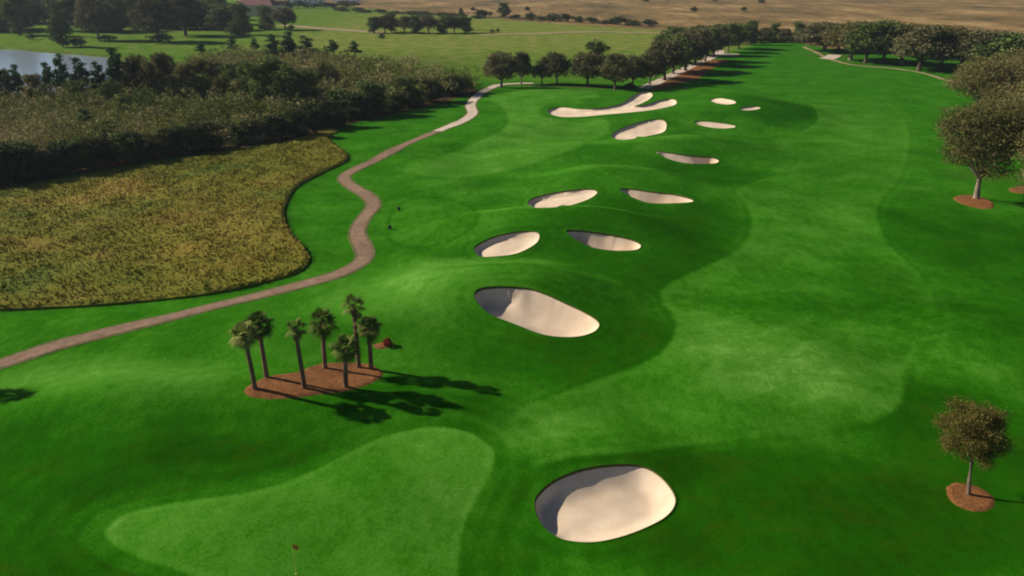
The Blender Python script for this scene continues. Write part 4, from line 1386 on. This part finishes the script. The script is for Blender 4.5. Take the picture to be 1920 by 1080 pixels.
rng = random.Random(8)
for i in range(24):
    px = 225 + i * 17 + rng.uniform(-7, 7)
    py = rng.uniform(168, 205)
    tree_px(rng.choice(['evergreen', 'evergreen', 'oak']), i % 2, px, py, py - rng.uniform(48, 74), rng.uniform(38, 62),
            f'{ORD[i]} mixed green crown from the left in the middle rank of the thicket', 'mixed trees in the middle rank of the thicket', leaf=[None, L_THICK, L_OLIVE][i % 3])
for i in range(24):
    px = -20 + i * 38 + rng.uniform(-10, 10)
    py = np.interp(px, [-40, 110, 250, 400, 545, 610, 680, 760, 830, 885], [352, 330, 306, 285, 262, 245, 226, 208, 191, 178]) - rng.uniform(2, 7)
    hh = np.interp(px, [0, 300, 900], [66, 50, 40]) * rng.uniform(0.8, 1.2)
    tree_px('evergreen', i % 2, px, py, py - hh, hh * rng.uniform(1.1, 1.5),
            f'{ORD[i]} tree from the left with shade painted into its leaves along the front of the thicket', 'trees with painted shade along the front of the thicket', leaf=L_FRONT_SHADE)
# --- top left lawn trees
GL = 'large trees on the far lawn'
for i, (px, py, pt, w, k, lab) in enumerate([
        (38, 66, -30, 56, 'evergreen', 'large dark tree with blue shade below, left of the lakeside tree'),
        (62, 74, 62, 20, 'shrub', 'small round bush on the lawn behind the lake'),
        (118, 88, 16, 48, 'evergreen', 'grey green tree standing right on the lake shore'),
        (140, 88, 70, 40, 'shrub', 'dark low bush at the foot of the lakeside tree'),
        (186, 76, -14, 66, 'oak', 'big spreading tree right of the lakeside tree'),
        (198, 76, 66, 40, 'shrub', 'low bush at the foot of the big spreading tree'),
        (298, 79, -12, 84, 'oak', 'broad full tree in the middle of the far lawn'),
        (300, 79, 62, 44, 'shrub', 'dark bush at the foot of the broad middle tree'),
        (348, 67, -16, 80, 'oak', 'broad tree right of the middle tree, reaching the frame top'),
        (455, 66, 2, 44, 'evergreen', 'dark tree standing before the cream house'),
        (440, 64, 44, 34, 'shrub', 'dark bush left of the tree before the cream house'),
        (500, 55, 8, 36, 'evergreen', 'grey tree before the red roof'),
        (535, 56, 12, 44, 'oak', 'tree with green low boughs right of the red roof'),
        (545, 58, 46, 16, 'shrub', 'dark bush at the start of the pale track'),
        (505, 56, 42, 34, 'shrub', 'dark hedge bush below the red roof')]):
    tree_px(k, i % (3 if k == 'oak' else 2), px, py, pt, w, lab, GL if k != 'shrub' else 'bushes on the far lawn', cat='tree' if k != 'shrub' else 'bush',
            leaf=L_DARK if k == 'shrub' else None)
# wood behind the lawn
rng = random.Random(11)
RANK = ['front', 'second', 'third', 'rear']
for row, (y0, y1, n) in enumerate([(50, 58, 19), (41, 46, 17), (32, 36, 15), (22, 26, 9)]):
    for i in range(n):
        px = -60 + i * (500 / n) + rng.uniform(-8, 8)
        py = rng.uniform(y0, y1)
        if row == 0 and (60 < px < 120): continue
        if row == 0: py += 3
        k = rng.choice(['evergreen'] * 6 + ['pine', 'oak'])
        if row == 0: k = 'evergreen'
        hh = rng.uniform(17, 25) * (0.8 if row == 0 else 1)
        w = {'oak': 17, 'evergreen': 21, 'pine': 10}[k] * rng.uniform(0.8, 1.2)
        tree(k, rng.randrange(2), P3(px, py), hh, w, f'{ORD[i]} tree from the left in the {RANK[row]} rank of the upper left wood', 'trees of the wood at the upper left')
for i in range(16):
    px = 470 + i * 13 + rng.uniform(-5, 5)
    tree(['evergreen', 'oak'][i % 2], i % 2, P3(px, 14 + rng.uniform(-1, 2)), rng.uniform(4, 7), 10, f'{ORD[i]} low tree from the left in the belt by the white houses', 'trees of the belt by the white houses')

# ---------------------------------------------------------------- houses
M_CREAM = simple_mat('cream_stucco', (0.52, 0.44, 0.31), (0.62, 0.53, 0.38), 2, bumpk=0.1)
M_WHITE = simple_mat('white_stucco', (0.68, 0.66, 0.63), (0.8, 0.78, 0.75), 2, bumpk=0.1)
M_ROOF = simple_mat('red_tiles', (0.12, 0.06, 0.055), (0.20, 0.11, 0.10), 3, bumpk=0.3)
M_GREY = simple_mat('grey_tiles', (0.18, 0.18, 0.19), (0.28, 0.28, 0.29), 3, bumpk=0.3)
M_GLASS = simple_mat('dark_glass', (0.02, 0.025, 0.03), (0.04, 0.045, 0.05), 1, rough=0.15, bumpk=0, spec=0.5)
def house(px, py, w, d_, h, roofh, wall, roof, label, rz=0.0):
    x, y, z = P3(px, py)
    root = empty('house', (x, y, z), label, 'house', None, rz)
    g = Geo(); box_geo(g, (0, 0, h / 2 - .2), (w, d_, h + .4)); g.build('wall', wall, root, smooth=False)
    g = Geo(); o = 0.7
    V = [(-w / 2 - o, -d_ / 2 - o, h), (w / 2 + o, -d_ / 2 - o, h), (w / 2 + o, d_ / 2 + o, h), (-w / 2 - o, d_ / 2 + o, h), (-w / 2 + d_ / 2, 0, h + roofh), (w / 2 - d_ / 2, 0, h + roofh)]
    V = [(a, b, c + .01) for a, b, c in V]
    g.add(V, [(0, 1, 5, 4), (2, 3, 4, 5)]); g.add(V, [(1, 2, 5), (3, 0, 4)]); g.add(V, [(3, 2, 1, 0)])
    g.build('roof', roof, root, smooth=False)
    n = max(2, int(w / 4.5))
    for i in range(n):
        wx_ = -w / 2 + w * (i + .5) / n
        g = Geo(); box_geo(g, (wx_, -d_ / 2 - 0.02, h * .55), (1.5, 0.14, 1.5)); f = g.build('window', M_WHITE, root, smooth=False)
        g = Geo(); box_geo(g, (wx_, -d_ / 2 - 0.10, h * .55), (1.25, 0.04, 1.25)); g.build('pane', M_GLASS, f, smooth=False)
    g = Geo(); box_geo(g, (w * 0.12, -d_ / 2 - 0.03, 1.1), (1.1, 0.12, 2.2)); g.build('door', M_GREY, root, smooth=False)
house(486, 30, 30, 14, 7.5, 5.5, M_CREAM, M_ROOF, 'cream house with a red tiled roof among the trees at the upper left', R(-12))
house(445, 38, 10, 9, 8.0, 2.0, M_WHITE, M_ROOF, 'small cream wing left of the red roofed house', R(10))
house(575, 8, 34, 13, 6, 4, M_WHITE, M_GREY, 'white house with a grey roof at the top edge above the meadow', R(4))
house(650, 3, 26, 12, 6, 4, M_WHITE, M_GREY, 'smaller white house right of the other white house', R(-5))

# ---------------------------------------------------------------- flagstick and tee markers
x, y, z = P3(555, 1076)
root = empty('flagstick', (x, y, z), 'yellow flagstick with a small orange flag on the front putting green', 'flagstick')
M_POLE = simple_mat('yellow_pole', (0.5, 0.42, 0.12), (0.6, 0.5, 0.16), 3, rough=0.5, bumpk=0)
M_FLAG = simple_mat('orange_cloth', (0.68, 0.17, 0.03), (0.78, 0.22, 0.05), 3, rough=0.8, bumpk=0.2)
g = Geo(); g.tube([(0, 0, -.05), (0, 0, 2.1)], [.014, .011], 8); g.tube([(0, 0, -.02), (0, 0, .004)], [.054, .054], 14); g.build('pole', M_POLE, root)
g = Geo()
nx_, nz_ = 9, 6
for side in (0, 1):
    V = [(0.01 + 0.34 * i / (nx_ - 1) * 0.85, 0.05 * math.sin(i * 1.1) + side * 0.006, 2.08 - 0.32 * j / (nz_ - 1) - 0.16 * (i / (nx_ - 1)) ** 1.3) for i in range(nx_) for j in range(nz_)]
    F = [(i * nz_ + j, (i + 1) * nz_ + j, (i + 1) * nz_ + j + 1, i * nz_ + j + 1) for i in range(nx_ - 1) for j in range(nz_ - 1)]
    g.add(V, F if side else [f[::-1] for f in F])
g.build('flag', M_FLAG, root)
M_MARK = simple_mat('dark_marker', (0.01, 0.014, 0.012), (0.02, 0.024, 0.02), 3, rough=0.5, bumpk=0)
for (px, py, lab) in ((748, 396, 'dark green litter box at the far edge of the oval tee ground'), (731, 431, 'dark green litter box at the left edge of the oval tee ground')):
    x, y, z = P3(px, py)
    root = empty('litter_box', (x, y, z), lab, 'litter box', 'dark boxes beside the tee ground')
    g = Geo()
    for sx_ in (-.14, .14): g.tube([(sx_, 0, -.05), (sx_, 0, .2)], [.03, .03], 8)
    g.build('stand', M_BARK, root)
    g = Geo(); g.tube([(0, 0, .16), (0, 0, .2), (0, 0, .52), (0, 0, .55)], [.2, .22, .22, .2], 16); g.build('body', M_MARK, root)
    g = Geo(); g.tube([(0, 0, .555), (0, 0, .60), (0, 0, .63)], [.23, .22, .08], 16); g.build('lid', M_MARK, root)

# ---------------------------------------------------------------- thin air haze over the whole place
hm = bpy.data.materials.new('haze_air')
hm.use_nodes = True
ht = hm.node_tree
ht.nodes.clear()
vol = ht.nodes.new('ShaderNodeVolumePrincipled')
vol.inputs['Color'].default_value = (0.72, 0.82, 1.0, 1)
vol.inputs['Density'].default_value = 0.00008
vol.inputs['Anisotropy'].default_value = 0.2
ho = ht.nodes.new('ShaderNodeOutputMaterial')
ht.links.new(vol.outputs[0], ho.inputs['Volume'])
g = Geo(); box_geo(g, (0, 1500, 20), (6000, 5000, 48))
hz = g.build('haze', hm, None, smooth=False)
setp(hz, 'faint blue air haze over the golf course', 'haze', None, 'stuff')
